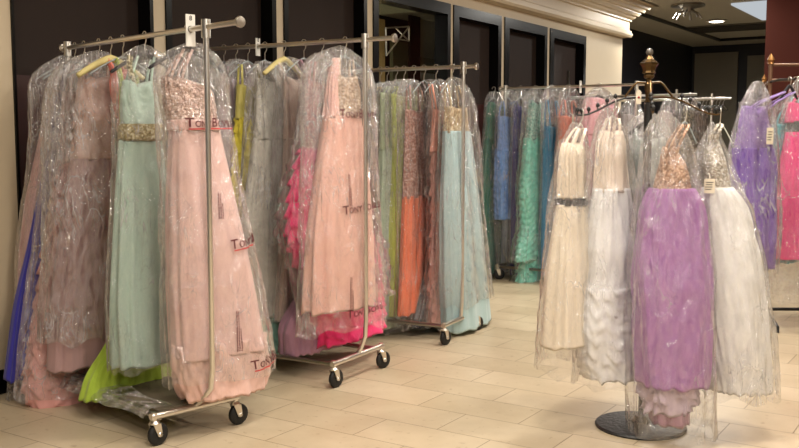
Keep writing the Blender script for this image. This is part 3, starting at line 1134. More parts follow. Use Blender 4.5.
# ---- rack 2
gown('charcoal gown in dark plastic right behind the big pale pink gown', G2, MR(R2, 224),
     [('bodice', cloth((62, 60, 62)), 'smooth', [(74, 208, 240), (130, 206, 244)], (.04, .05)),
      ('skirt', cloth((70, 66, 70)), 'skirt', [(128, 206, 244), (330, 202, 248)], (.05, .06))],
     [(62, 220, 230), (68, 206, 242), (200, 204, 246), (330, 200, 250)], bagmat(.10), hanger='dark')
gown('mauve grey gown in clouded plastic left of the yellow gown', G2, MR(R2, 236),
     [('bodice', cloth((140, 118, 124)), 'smooth', [(80, 222, 252), (130, 218, 256)], (.04, .05)),
      ('skirt', cloth((140, 118, 124)), 'skirt', [(128, 218, 256), (200, 214, 258), (335, 212, 262)], (.05, .06))],
     [(60, 230, 246), (68, 222, 258), (100, 219, 262), (200, 216, 262), (330, 212, 264)], bagmat(.18))
gown('mustard yellow ruffled gown between mauve grey and silver gowns', G2, MR(R2, 248),
     [('bodice', cloth((195, 185, 100)), 'ruched', [(88, 238, 262), (120, 237, 264)], (.04, .05)),
      ('skirt', cloth((215, 200, 70), 'tulle'), 'ruffle', [(118, 237, 264), (200, 233, 272), (305, 232, 276)], (.05, .07))],
     None, None)
gown('silver white lace gown with teal tulle hem in very shiny plastic', G2, MR(R2, 265),
     [('bodice', cloth((235, 228, 218), 'lace'), 'ruched', [(82, 258, 284), (140, 256, 286)], (.05, .06)),
      ('skirt', cloth((236, 228, 216), 'lace'), 'ruched', [(138, 256, 286), (200, 247, 290), (240, 242, 294), (312, 247, 302)], (.06, .11)),
      ('tulle_hem', cloth((130, 180, 168), 'tulle'), 'tulle', [(308, 248, 302), (348, 254, 306)], (.10, .12))],
     [(62, 258, 274), (70, 252, 288), (90, 252, 292), (200, 244, 296), (315, 244, 306)], bagmat(.20, crinkle=1.6), bthick=(.03, .1, .12, .13))
gown('champagne gown with a cream yellow padded hanger left of the hot pink', G2, MR(R2, 284),
     [('bodice', cloth((190, 165, 152)), 'ruched', [(80, 284, 306), (140, 286, 306)], (.03, .04)),
      ('skirt', cloth((188, 164, 152), 'chiffon'), 'skirt', [(138, 286, 306), (240, 282, 308), (318, 278, 310)], (.04, .05))],
     [(58, 284, 296), (66, 270, 308), (90, 276, 310), (240, 276, 312), (320, 272, 314)], bagmat(.10), hanger='cream', hw=.2)
gown('dusky purple tulle gown whose frothy hem shows lowest under pink gowns', G2, MR(R2, 304),
     [('bodice', cloth((150, 110, 125)), 'smooth', [(90, 314, 328), (150, 312, 330)], (.03, .04)),
      ('skirt', cloth((160, 118, 138), 'tulle'), 'tulle', [(148, 312, 330), (290, 310, 336), (312, 284, 348), (345, 286, 350)], (.05, .08, .13), {'ampk': 1.3})],
     None, None)
gown('hot pink ruffled gown with coral beaded bodice behind the pale pink one', G2, MR(R2, 322),
     [('bodice', beads((200, 90, 95), (240, 190, 180), 80), 'smooth', [(84, 308, 334), (110, 306, 338), (150, 306, 340)], (.04, .05)),
      ('skirt', cloth((238, 50, 120), 'tulle'), 'ruffle_big', [(148, 303, 342), (180, 292, 352), (230, 288, 368), (260, 300, 376), (336, 322, 380)], (.05, .10, .12))],
     [(54, 316, 330), (62, 304, 344), (90, 302, 352), (150, 296, 360), (240, 288, 374), (300, 300, 380)], bagmat(.12))
pp = MR(R2, 345, -.22)
pk2 = gown('pale pink gown with gold beaded bodice, foremost at end of second rack', G2, pp,
     [('bodice', beads((190, 160, 135), (235, 215, 195), 75), 'smooth', [(78, 334, 354), (92, 331, 358), (118, 333, 358)], (.05, .06)),
      ('draped_panel', cloth((228, 180, 170), 'chiffon'), 'smooth', [(58, 334, 338), (80, 329, 337), (118, 326, 338)], (.04, .06)),
      ('skirt', cloth((233, 182, 168), 'chiffon'), 'skirt', [(116, 326, 359), (170, 317, 366), (230, 309, 370), (308, 306, 371)], (.06, .09, .11))],
     [(47, 335, 345), (54, 316, 360), (62, 306, 370), (90, 303, 374), (160, 304, 374), (240, 303, 376), (328, 300, 378)], bagmat(.11), hanger='clear', bthick=(.02, .07, .10, .12))
logo(pk2, pp, 352, 118, .05, .02, False)
logo(pk2, pp, 352, 210, .05, .08, False)
logo(pk2, pp, 354, 311, .05, .05, False)
smallprint(pk2, pp, 338, 293, .20, .03)
smallprint(pk2, pp, 339, 190, .18, .03)

# ---- rack 3
gown('dark grey green sequinned gown farthest back on the third rack', G3, MR(R3, 380),
     [('bodice', beads((80, 88, 84), (170, 180, 170), 70), 'smooth', [(96, 366, 396), (150, 364, 397)], (.04, .04)),
      ('skirt', cloth((95, 102, 96)), 'skirt', [(148, 364, 397), (322, 362, 402)], (.05, .05))],
     [(84, 374, 386), (92, 364, 396), (200, 362, 398), (322, 362, 402)], bagmat(.06))
gown('bronze sequinned gown between the dark green and sage gowns', G3, MR(R3, 387),
     [('bodice', beads((130, 100, 60), (220, 190, 130), 70), 'smooth', [(98, 373, 402), (160, 371, 402)], (.03, .04)),
      ('skirt', beads((125, 98, 62), (215, 185, 130), 70), 'skirt', [(158, 371, 402), (316, 370, 406)], (.04, .05))],
     [(83, 380, 394), (91, 370, 402), (320, 368, 408)], bagmat(.06))
gown('sage green chiffon gown hanging left of the lime one', G3, MR(R3, 396),
     [('bodice', cloth((182, 198, 160)), 'ruched', [(96, 382, 410), (150, 381, 411)], (.04, .05)),
      ('skirt', cloth((176, 194, 168), 'chiffon'), 'skirt', [(148, 381, 411), (220, 378, 414), (322, 377, 420)], (.05, .07))],
     [(82, 388, 404), (90, 380, 410), (200, 377, 414), (326, 376, 420)], bagmat(.06))
gown('lime yellow satin gown between the sage and orange gowns', G3, MR(R3, 404),
     [('bodice', cloth((185, 195, 105)), 'ruched', [(97, 392, 416), (150, 394, 417)], (.03, .04)),
      ('skirt', cloth((190, 200, 70)), 'skirt', [(148, 394, 417), (220, 391, 420), (311, 390, 421)], (.04, .05))],
     [(80, 396, 410), (88, 388, 418), (180, 390, 420), (320, 389, 424)], bagmat(.06))
gown('bright orange mermaid gown with beaded bodice on the third rack', G3, MR(R3, 414),
     [('bodice', beads((190, 130, 115), (235, 200, 190), 70), 'smooth', [(112, 407, 424), (140, 406, 426), (197, 404, 430)], (.04, .05)),
      ('skirt', cloth((245, 122, 78), 'chiffon'), 'skirt', [(195, 404, 430), (250, 402, 430), (312, 400, 424)], (.05, .07))],
     [(80, 404, 418), (88, 398, 424), (140, 400, 430), (322, 398, 432)], bagmat(.06))
gown('black gown with mauve grey sequinned top, right of the orange gown', G3, MR(R3, 424),
     [('bodice', beads((110, 92, 96), (190, 180, 180), 70), 'smooth', [(98, 427, 436), (170, 430, 438), (236, 432, 441)], (.03, .04)),
      ('skirt', cloth((30, 22, 24)), 'skirt', [(234, 430, 440), (262, 427, 442), (323, 414, 444)], (.04, .06))],
     [(80, 427, 433), (88, 425, 436), (180, 429, 440), (250, 428, 442), (322, 412, 444)], bagmat(.05))
gown('dusty rose gown with zigzag ruffles and coral top left of pale blue', G3, MR(R3, 436),
     [('bodice', cloth((222, 150, 130)), 'ruched', [(112, 434, 450), (152, 431, 452)], (.03, .04)),
      ('skirt', cloth((196, 146, 136), 'tulle'), 'ruffle_big', [(150, 433, 452), (230, 434, 456), (320, 431, 462)], (.04, .07), {'ampk': .7})],
     [(80, 435, 444), (88, 431, 450), (200, 433, 458), (322, 429, 464)], bagmat(.06))
gown('pale blue pleated gown with gold bodice at the end of third rack', G3, MR(R3, 452),
     [('bodice', beads((200, 170, 125), (240, 225, 190), 70), 'smooth', [(109, 447, 464), (133, 446, 467)], (.05, .05)),
      ('skirt', cloth((174, 203, 209), 'chiffon'), 'skirt', [(131, 446, 467), (200, 445, 474), (270, 446, 479), (325, 449, 484)], (.06, .10, .12))],
     [(78, 450, 459), (86, 443, 468), (105, 442, 474), (150, 442, 478), (230, 443, 480), (300, 446, 484)], bagmat(.06), bthick=(.02, .07, .09, .10))

# ---- rack 4
gown('emerald green gown at left end of the back rack', G4, MR(R4, 494),
     [('bodice', cloth((14, 110, 84)), 'smooth', [(104, 488, 503), (140, 486, 503)], (.05, .06)),
      ('skirt', cloth((8, 100, 80)), 'skirt', [(138, 486, 503), (200, 481, 504), (272, 478, 506)], (.06, .08))],
     [(92, 490, 498), (98, 486, 502), (200, 480, 505), (276, 478, 508)], bagmat(.03))
gown('periwinkle blue ruffled gown with silvery lower skirt on the back rack', G4, MR(R4, 508),
     [('bodice', cloth((115, 152, 215)), 'ruched', [(118, 500, 520), (150, 499, 521)], (.07, .08)),
      ('skirt', cloth((110, 155, 222), 'tulle'), 'ruffle', [(148, 499, 521), (218, 498, 520)], (.09, .10)),
      ('underskirt', cloth((170, 176, 190)), 'skirt', [(212, 504, 519), (270, 506, 520)], (.06, .09))],
     [(90, 503, 512), (97, 497, 519), (200, 496, 522), (275, 500, 523)], bagmat(.05))
gown('dark navy gown showing narrowly between periwinkle and aqua gowns', G4, MR(R4, 521),
     [('bodice', cloth((38, 38, 120)), 'smooth', [(108, 515, 531), (150, 514, 531)], (.05, .06)),
      ('skirt', cloth((45, 36, 120)), 'skirt', [(148, 514, 531), (272, 513, 534)], (.06, .08))],
     [(90, 517, 525), (97, 512, 531), (272, 511, 536)], bagmat(.03))
gown('aqua green mermaid gown with curly ruffled hem on the back rack', G4, MR(R4, 536),
     [('bodice', beads((120, 180, 165), (200, 230, 215), 60), 'ruched', [(105, 531, 545), (140, 527, 546)], (.06, .08)),
      ('skirt', cloth((130, 218, 198), 'satin'), 'ruffle', [(138, 527, 546), (190, 522, 546), (225, 524, 547), (245, 519, 550), (258, 518, 551)], (.08, .10)),
      ('ruffled_hem', cloth((130, 218, 198), 'satin'), 'ruffle_big', [(248, 525, 548), (286, 519, 555)], (.09, .13), {'ampk': 1.1})],
     [(88, 532, 541), (95, 525, 546), (160, 521, 549), (285, 518, 554)], bagmat(.03))
gown('deep turquoise blue gown left of the cream gown on the back rack', G4, MR(R4, 552),
     [('bodice', cloth((10, 130, 175)), 'smooth', [(128, 546, 564), (150, 545, 565)], (.06, .07)),
      ('skirt', cloth((0, 128, 175)), 'skirt', [(148, 545, 565), (275, 544, 568)], (.07, .09))],
     [(86, 548, 558), (93, 542, 564), (200, 542, 568), (282, 541, 570)], bagmat(.03))
gown('coral gown behind the cream gown with a paper tag at its top', G4, MR(R4, 569),
     [('bodice', cloth((225, 130, 105)), 'ruched', [(118, 561, 578), (134, 562, 579), (150, 561, 580)], (.08, .09)),
      ('skirt', cloth((190, 150, 150)), 'skirt', [(148, 561, 580), (282, 558, 584)], (.07, .1))],
     [(86, 566, 573), (93, 559, 580), (200, 557, 583), (285, 556, 586)], bagmat(.03))
gown('dusty pink gown on a dark curved hanger behind the white ruffled gown', G4, MR(R4, 600),
     [('bodice', cloth((212, 150, 158)), 'smooth', [(100, 590, 610), (112, 586, 612), (135, 584, 614)], (.1, .12)),
      ('skirt', cloth((215, 150, 162), 'chiffon'), 'skirt', [(133, 584, 614), (200, 583, 616), (262, 580, 620)], (.1, .14))],
     [(88, 596, 605), (96, 584, 616), (150, 582, 618), (270, 578, 622)], bagmat(.03), hanger='dark', hw=.24)

# ---- ornate four-way stand
SP = at_z(640.5, 426.5, 0)
sM = Matrix.Translation(SP)
stand = empty('display_stand', sM)
tag(stand, 'black display stand with ornate gold finial, curved arms and round base', 'display stand')
MB().lathe(SP, [(.0, .0), (.226, .0), (.229, .008), (.222, .016), (.15, .021), (.05, .027), (.035, .045), (.026, .06)], 48).build('base_plate', plain('black_cast_iron', (22, 20, 20), rough=.45, bump=.4, bscale=45), stand, True)
MB().tube([SP + Vector((0, 0, .05)), SP + Vector((0, 0, 1.70))], .0135, 12).build('pole', BLACKMETAL, stand, True)
zc = CAMZ + (138-100)/F*SP.y*1.0
def sz(y): return on_plane(640.5, y, SP, Vector((0, 1, 0))).z
k_ = SP.y/F
MB().lathe(SP, [(.015, sz(102)), (.017, sz(92)), (.021, sz(90)), (.021, sz(84)), (.014, sz(82)), (.014, sz(79)), (.024, sz(78)), (.028, sz(76)), (.024, sz(74.5)), (.034, sz(73)), (.030, sz(71)), (.036, sz(67)), (.046, sz(64.5)),
                (.047, sz(63)), (.038, sz(62)), (.036, sz(61)), (.024, sz(59.5)), (.016, sz(57)), (.009, sz(54.5))], 8).build('gold_capital', GOLD, stand, False)
MB().lathe(SP, [(.006, sz(55.5)), (.016, sz(54)), (.019, sz(51.8)), (.014, sz(49.5)), (.003, sz(48.5))], 16).build('finial', GREYFIN, stand, True)
MB().lathe(SP, [(.014, 1.2), (.021, 1.205), (.021, sz(104)), (.0, sz(103))], 12).build('sleeve', BLACKMETAL, stand, True)
# gold brackets and waterfall arms
def arm_dir(a): return Vector((math.cos(a), math.sin(a), 0))
aL, aR = math.radians(165), math.radians(-8)
for a_ in (aL, aR, math.radians(78), math.radians(-100)):
    d_ = arm_dir(a_)
    m = MB().tube([SP + d_*.012 + Vector((0, 0, sz(83))), SP + d_*.055 + Vector((0, 0, sz(83)+.004)), SP + d_*.075 + Vector((0, 0, sz(86))), SP + d_*.115 + Vector((0, 0, sz(97)))], .0055, 8)
    m.build('bracket', GOLD, stand, True)
    prof_ = [(.0, sz(97)+.0), (.07, sz(97)), (.115, sz(98)), (.16, sz(101)), (.20, sz(105)), (.245, sz(110)), (.29, sz(113.8)), (.325, sz(114.8)), (.345, sz(114.2)), (.352, sz(112.5))]
    if a_ in (math.radians(-100),):
        prof_ = [(x_*.75, z_) for x_, z_ in prof_]
    m = MB().tube([SP + d_*r_ + Vector((0, 0, z_)) for r_, z_ in prof_], .0048, 8)
    arm_o = m.build('arm', BLACKMETAL if a_ == aL else GOLD, stand, True)
    for (r_, z_) in prof_[3:9]:
        m = MB().lathe(SP + d_*r_ + Vector((0, 0, z_ + .004)), [(.004, 0), (.004, .010), (.009, .014), (.011, .021), (.008, .028), (.003, .034)], 10)
        mesh_obj('ball_stop', [stand.matrix_world.inverted() @ v for v in m.v], m.f, BLACKMETAL, arm_o, True)
# price tag hanging at the pole
tp = on_plane(638.7, 97, SP - Vector((0, .045, 0)), Vector((0, 1, 0)))
m = MB()
hw_, hh_ = .013, .034
pr = [(-hw_, -hh_), (hw_, -hh_), (hw_, hh_*.7), (hw_*.4, hh_), (-hw_*.4, hh_), (-hw_, hh_*.7)]
for y_ in (0, .002):
    m.v += [tp + Vector((a, y_, b_)) for a, b_ in pr]
m.f = [(0, 1, 2, 3, 4, 5), (11, 10, 9, 8, 7, 6)] + [(i, i+6, (i+1) % 6 + 6, (i+1) % 6) for i in range(6)]
tg = m.build('price_tag', TAGPAPER, loc=tp)
tag(tg, 'small white tag with red dot hanging at the gold-topped pole', 'tag')
m = MB().lathe(tp + Vector((0, -.001, -.002)), [(.006, 0), (.006, .001)], 14, (0, -1, 0))
mesh_obj('red_dot', [v - tp for v in m.v], m.f, plain('tag_red', (150, 30, 30)), tg, True)
m = MB().tube([tp + Vector((0, 0, hh_*.8)), tp + Vector((0, .03, hh_+.02))], .0012, 5)
mesh_obj('string', [v - tp for v in m.v], m.f, TAGPAPER, tg, True)

def hookpt(ang, r, zpx, kz=1.0):
    d_ = arm_dir(ang)
    return SP + d_*r + Vector((0, 0, zpx))
s1M = frame(SP + arm_dir(aL)*.33 + Vector((0, 0, sz(113))), (.75, .66))
gown('cream gown with narrow black sash on the gold-topped stand', GS, s1M,
     [('bodice', cloth((245, 230, 210)), 'smooth', [(146, 566, 577), (156, 563, 581), (199, 562, 582)], (.05, .06)),
      ('sash', cloth((14, 13, 18)), 'smooth', [(198, 561.5, 582.5), (205, 561, 583)], (.068, .07)),
      ('skirt', cloth((246, 232, 212), 'chiffon'), 'skirt', [(204, 561, 583), (270, 553, 588), (343, 549, 592)], (.06, .11, .13), {'ampk': .6})],
     [(124, 572, 577), (138, 567, 583), (160, 561, 589), (200, 555, 592), (300, 548, 596), (366, 546, 602)], bagmat(.07), hanger='white', hw=.07, hz=.06, bthick=(.02, .07, .11, .15))
s2M = frame(SP + arm_dir(aL)*.17 + Vector((0, 0, sz(103))), (.85, .5))
gown('white ruffled mermaid gown with cream top beside the black pole', GS, s2M,
     [('bodice', cloth((245, 228, 212)), 'smooth', [(134, 604, 618), (144, 600, 622), (192, 598, 624)], (.05, .07)),
      ('skirt', cloth((248, 246, 250), 'tulle'), 'tulle', [(188, 597, 626), (240, 590, 632), (290, 586, 637), (312, 583, 640)], (.07, .11, .12), {'ampk': .6}),
      ('ruffled_hem', cloth((250, 248, 252), 'tulle'), 'ruffle', [(285, 584, 640), (325, 579, 645), (374, 588, 650)], (.12, .15), {'ampk': .7})],
     [(110, 603, 609), (124, 598, 618), (150, 593, 627), (190, 591, 633), (280, 586, 642), (380, 582, 654)], bagmat(.13), hanger='white', hw=.10, hz=.07, bthick=(.02, .08, .12, .16))
s3M = frame(SP + arm_dir(math.radians(78))*.24 + Vector((0, 0, sz(104))), (1, .15))
gown('grey mint gown hanging directly behind the black pole', GS, s3M,
     [('bodice', cloth((165, 175, 172)), 'smooth', [(140, 632, 664), (180, 630, 666)], (.05, .06)),
      ('skirt', cloth((150, 160, 160), 'chiffon'), 'skirt', [(178, 630, 666), (300, 628, 668)], (.06, .08))],
     [(112, 644, 652), (122, 626, 666), (150, 622, 672), (310, 620, 674)], bagmat(.2), hanger='dark', hw=.13)
s4M = frame(SP + Vector((.135, -.16, sz(112))), (1, .12))
gown('purple tulle ball gown with gold beaded bodice in front of the pole', GS, s4M,
     [('bodice', beads((185, 140, 110), (230, 195, 170), 80), 'smooth', [(150, 664, 674), (165, 661, 684), (194, 653, 691)], (.06, .08)),
      ('skirt', cloth((168, 112, 178), 'tulle'), 'tulle', [(188, 653, 691), (197, 646, 699), (215, 641, 703), (270, 636, 707), (330, 636, 708), (382, 639, 705)], (.09, .17, .18), {'ampk': .6}),
      ('petticoat', cloth((205, 185, 205), 'tulle'), 'ruffle_big', [(372, 642, 696), (410, 646, 688)], (.13, .10)),
      ('lining', cloth((160, 112, 140)), 'skirt', [(395, 650, 686), (422, 652, 688)], (.09, .10), {'ampk': .6})],
     [(112, 660, 668), (124, 648, 682), (150, 645, 692), (190, 640, 698), (260, 633, 708), (380, 632, 711), (432, 634, 710)], bagmat(.11), hanger='clear', hw=.06, hz=.06, bthick=(.02, .10, .19, .20))
s5M = frame(SP + arm_dir(aR)*.345 + Vector((0, 0, sz(113))), (.95, -.2))
whiteg = gown('white ball gown with silver beaded bodice and price tag right of the purple', GS, s5M,
     [('bodice', beads((190, 178, 160), (240, 235, 225), 85), 'ruched', [(138, 709, 716), (158, 704, 724), (192, 703, 731)], (.05, .07)),
      ('skirt', cloth((248, 244, 242), 'tulle'), 'tulle', [(187, 702, 733), (198, 698, 744), (215, 697, 750), (260, 697, 760), (320, 699, 767), (388, 708, 772)], (.08, .16, .20), {'ampk': .6})],
     [(123, 710, 714), (138, 704, 720), (162, 699, 728), (190, 696, 740), (260, 695, 762), (340, 697, 774), (394, 706, 777)], bagmat(.14, crinkle=1.3), hanger='white', hw=.06, hz=.06, bthick=(.02, .08, .16, .22))

def card(px, py, w, h, M, off, label, red=False, col=None, writing=None, parent=None):
    """a tag card lying on the front of something, in plane M moved out by off"""
    Yn = Vector((M[0][1], M[1][1], 0)); X = Vector((M[0][0], M[1][0], 0))
    O = M.translation - Yn*off
    c = on_plane(px, py, O, Yn)
    m = MB().box(c, w, .0025, h, X, Yn)
    o = m.build('price_tag', col or TAGPAPER, loc=c)
    tag(o, label, 'tag')
    if writing:
        for i in range(4):
            m = MB().box(c - Yn*.0018 + Vector((0, 0, h*(.25 - i*.16))) - X*w*.04*i, w*(.7 - .1*(i % 2)), .001, h*.05, X, Yn)
            mesh_obj('printed_line', [v - c for v in m.v], m.f, BLACKPRINT, o, False)
    m = MB().tube([c + Vector((0, 0, h/2)), c + Yn*.03 + Vector((0, 0, h/2+.025))], .0015, 5)
    mesh_obj('string', [v - c for v in m.v], m.f, TAGPAPER, o, False)
    return o
card(709.5, 186, .05, .07, s5M, .115, 'cream price tag on bodice of the white ball gown', writing=True)

# ---- right hand stand with gold finials and its gowns
SR = at_d(768, 140, 7.6)
SR = Vector((SR.x, SR.y, 0))
ro = empty('wooden_rack', Matrix.Translation(SR))
tag(ro, 'rack with two top rails and gold finials at the right edge', 'clothing rack')
def rz(y): return on_plane(768, y, SR, Vector((0, 1, 0))).z
BRZ = plain('bronze_metal', (110, 80, 60), rough=.45, metal=.4)
MB().tube([SR + Vector((0, 0, .06)), SR + Vector((0, 0, rz(64)))], .016, 10).build('post', BRZ, ro, True)
MB().lathe(SR, [(.012, rz(65)), (.026, rz(63.5)), (.02, rz(62.5)), (.03, rz(60)), (.02, rz(57)), (.003, rz(53.5))], 14).build('finial', FINIAL, ro, True)
SR2 = SR + Vector((.34, 1.0, 0))
MB().tube([SR2 + Vector((0, 0, .06)), SR2 + Vector((0, 0, rz(72)))], .014, 10).build('post', BRZ, ro, True)
MB().lathe(SR2, [(.012, rz(75)+.0), (.024, rz(74)), (.018, rz(73)), (.024, rz(71)), (.003, rz(66))], 14).build('finial', FINIAL, ro, True)
for y_ in (64.8, 80.2):
    MB().tube([SR + Vector((0, 0, rz(y_))), SR + Vector((1.1, -.02, rz(y_)))], .012, 10).build('top_rail', BRZ, ro, True)
MB().tube([SR + Vector((0, 0, rz(80.2))), SR2 + Vector((0, 0, rz(80.2)))], .012, 8).build('side_rail', BRZ, ro, True)
e1 = SR + Vector((1.1, -.02, 0))
MB().tube([e1 + Vector((0, 0, .06)), e1 + Vector((0, 0, rz(64)))], .016, 10).build('post', BRZ, ro, True)
MB().tube([SR + Vector((0, 0, .06)), e1 + Vector((0, 0, .06))], .014, 8).build('base_rail', BLACKMETAL, ro, True)
f0 = at_z(777.5, 333, .0)
MB().tube([SR + Vector((.04, 0, .06)), f0 + Vector((0, 0, .045)), f0 + Vector((0, 0, .0))], .012, 8).build('foot', BLACKMETAL, ro, True)
MB().tube([e1 + Vector((0, 0, .06)), e1 + Vector((.04, -.6, .045)), e1 + Vector((.04, -.6, .0))], .012, 8).build('foot', BLACKMETAL, ro, True)
MB().tube([SR2 + Vector((0, 0, .06)), SR + Vector((0, 0, .06))], .012, 8).build('foot', BLACKMETAL, ro, True)
MB().tube([SR2 + Vector((0, 0, .07)), SR2 + Vector((0, 0, .0))], .012, 8).build('foot', BLACKMETAL, ro, True)
MB().tube([SR + Vector((0, 0, .065)), SR + Vector((-.22, -.35, rz(86)-.0))] if False else [SR + Vector((0, 0, rz(82))), SR + Vector((-.05, -.30, rz(82))), SR + Vector((-.06, -.62, rz(84)))], .009, 8).build('faceout_arm', BLACKMETAL, ro, True)
GR = 'bagged gowns on the right hand rack'
r1M = frame(SR + Vector((-.07, -.55, rz(84)-.003)), (1, .25))
gown('violet purple gown in shiny plastic at right, left of the hot pink', GR, r1M,
     [('bodice', cloth((140, 110, 180), 'lace'), 'ruched', [(108, 744, 764), (130, 740, 770), (150, 736, 772)], (.06, .08)),
      ('skirt', cloth((118, 78, 178), 'tulle'), 'tulle', [(148, 735, 772), (200, 733, 773), (245, 742, 772), (268, 750, 771)], (.09, .14), {'ampk': .7})],
     [(82, 753, 762), (92, 748, 768), (110, 740, 772), (140, 732, 776), (200, 730, 777), (250, 742, 775), (272, 750, 773)], bagmat(.16, crinkle=1.5), hanger='dark', hw=.07, hz=.05, bthick=(.02, .09, .15, .16))
r2M = frame(SR + Vector((.18, -.06, rz(80.2))), (.8, .5))
gown('turquoise gown squeezed between the violet and hot pink gowns', GR, r2M,
     [('bodice', cloth((60, 160, 170)), 'smooth', [(126, 776, 788), (145, 775, 789)], (.06, .07)),
      ('skirt', cloth((60, 158, 170)), 'skirt', [(143, 775, 789), (200, 774, 791), (262, 773, 792)], (.07, .08))],
     [(96, 781, 787), (102, 775, 791), (262, 772, 794)], bagmat(.16), hw=.08)
r3M = frame(at_d(803, 80, 6.9) * 1.0, (1, -.25))
r3M[2][3] = rz(80.2)
r3M[1][3] = 7.35
r3M[0][3] = (803-399.5)/934*7.35
hotp = gown('hot pink gown with black belt, cut off by the right edge', GR, r3M,
     [('bodice', cloth((240, 50, 130)), 'smooth', [(104, 789, 817), (123, 785, 822)], (.08, .1)),
      ('belt', cloth((30, 26, 30)), 'smooth', [(121, 788.5, 820), (134, 786.5, 821)], (.12, .12), {'ampk': .3}),
      ('skirt', cloth((243, 48, 132), 'tulle'), 'skirt', [(132, 785, 822), (180, 776, 832), (230, 769, 838), (258, 767, 840)], (.12, .17, .2))],
     [(76, 800, 806), (84, 792, 814), (110, 784, 824), (180, 774, 834), (258, 766, 842), (300, 770, 838)], bagmat(.14), hw=.09, bthick=(.02, .12, .19, .22))
card(770, 136, .055, .12, r1M, .17, 'cream price tag hanging beside the violet gown', writing=True)
card(573, 119, .045, .09, frame(bar_pt(R4, 569), R4['E']), .14, 'pale paper tag at top of the coral gown')
card(119, 143, .045, .12, MR(R1, 112), .10, 'dark tag hanging left of the mint gown beaded waist', col=plain('tag_dark', (62, 60, 52)))

# ---- far racks behind the ornate stand
def far_rack(pxa, pya, pxb, z, label):
    e = at_z(pxb, pya, z)
    s = e + V*2.2
    r = empty('clothing_rack', frame((e.x, e.y, 0), V))
    tag(r, label, 'clothing rack', 'far garment racks')
    MB().tube([e, s], .018, 10).build('hanging_bar', CHROME, r, True)
    for q in (e + V*.25, s - V*.25):
        MB().tube([Vector((q.x, q.y, .1)), q + Vector((0, 0, .07))], .016, 8).build('upright', CHROME, r, True)
        MB().tube([Vector((q.x, q.y, .12)) - U*.26, Vector((q.x, q.y, .12)) + U*.26], .016, 8).build('end_rail', CHROME, r, True)
        for sg in (-1, 1):
            w = Vector((q.x, q.y, 0)) + U*.24*sg
            MB().lathe(w + Vector((0, 0, .055)) - V*.015, [(.03, 0), (.055, .004), (.055, .026), (.03, .03)], 16, V).build('wheel', RUBBER, r, True)
            MB().tube([w + Vector((0, 0, .055)), w + Vector((0, 0, .12))], .012, 6).build('caster_stem', CHROME, r, True)
    a, b_ = e + V*.25, s - V*.25
    MB().tube([Vector((a.x, a.y, .12)), Vector((b_.x, b_.y, .12))], .016, 8).build('base_rail', CHROME, r, True)
    return dict(p0=e, D=V.copy(), E=U.copy(), z=z)
R5 = far_rack(0, 94.5, 697, 2.0, 'far chrome rack whose bar passes just behind the gold-topped pole')
R6 = far_rack(0, 98.3, 731, 2.0, 'farthest chrome rack, holding empty clear hangers right of the gold-topped stand')
GF = 'bagged gowns on the far racks'
gown('dark sequinned gown in glossy plastic behind the white ball gown', GF, MR(R5, 691),
     [('bodice', beads((58, 55, 48), (180, 170, 140), 50), 'smooth', [(112, 684, 700), (150, 682, 702)], (.08, .1)),
      ('skirt', beads((70, 64, 52), (175, 160, 130), 50), 'skirt', [(148, 682, 702), (255, 678, 706)], (.1, .12))],
     [(98, 688, 694), (104, 683, 701), (200, 680, 704), (258, 676, 708)], bagmat(.10, crinkle=1.4), bthick=(.03, .14, .15, .16))
gown('faded pale pink gown in plastic on the far rack, right of the pole', GF, MR(R5, 672),
     [('bodice', cloth((195, 170, 170)), 'smooth', [(114, 664, 680), (150, 662, 682)], (.08, .1)),
      ('skirt', cloth((190, 165, 168)), 'skirt', [(148, 662, 682), (255, 658, 686)], (.1, .12))],
     [(98, 668, 676), (104, 662, 681), (200, 659, 684), (258, 656, 688)], bagmat(.2), bthick=(.03, .14, .15, .16))
gown('off white gown in plastic on the far rack, left of the pole', GF, MR(R5, 632),
     [('bodice', cloth((200, 190, 188)), 'smooth', [(116, 624, 641), (150, 622, 642)], (.08, .1)),
      ('skirt', cloth((195, 188, 190)), 'skirt', [(148, 622, 642), (255, 619, 646)], (.1, .12))],
     [(100, 628, 636), (106, 622, 641), (200, 620, 644), (258, 616, 648)], bagmat(.2), bthick=(.03, .14, .15, .16))

# empty hangers on the farthest rack
def hanger_mesh():
    m = MB()
    pts = [Vector((0, .019*math.cos(a), .019*math.sin(a)+.005)) for a in np.linspace(-.4, PI+.2, 9)] + [Vector((0, -.014, -.03)), Vector((0, 0, -.05)), Vector((0, 0, -.09))]
    h = MB().tube(pts, .0035, 6)
    for k in range(-8, 9):
        pass
    arm = [Vector((k/8*.2, 0, -.09 - .06*abs(k/8)**1.4)) for k in range(-8, 9)]
    m.tube(arm, .008, 8)
    m.tube([Vector((-.19, 0, -.15)), Vector((-.1, 0, -.165)), Vector((.1, 0, -.165)), Vector((.19, 0, -.15))], .005, 6)
    return m, h
hm1, hk1 = hanger_mesh()
hb = empty('clothes_hanger', MR(R6, 704))
mesh_obj('hanger_body', hm1.v, hm1.f, plain('smoky_plastic', (70, 72, 70), rough=.2), hb)
mesh_obj('hook', hk1.v, hk1.f, CHROME, hb)
HL = ['leftmost', 'second', 'third', 'fourth', 'fifth', 'sixth', 'rightmost']
for i, px in enumerate([704, 707.5, 711, 714, 717.5, 721, 724.5]):
    if i == 0:
        r = hb
    else:
        r = hb.copy(); COL.objects.link(r)
        for ch in list(hb.children):
            c = ch.copy(); COL.objects.link(c); c.parent = r
        r.matrix_world = MR(R6, px, rnd.uniform(-.25, .25))
    tag(r, '%s of the smoky empty hangers on the farthest rack' % HL[i] if i in (0, 6) else '%s from the left of the smoky empty hangers on farthest rack' % HL[i], 'hanger', 'empty hangers on the farthest rack')

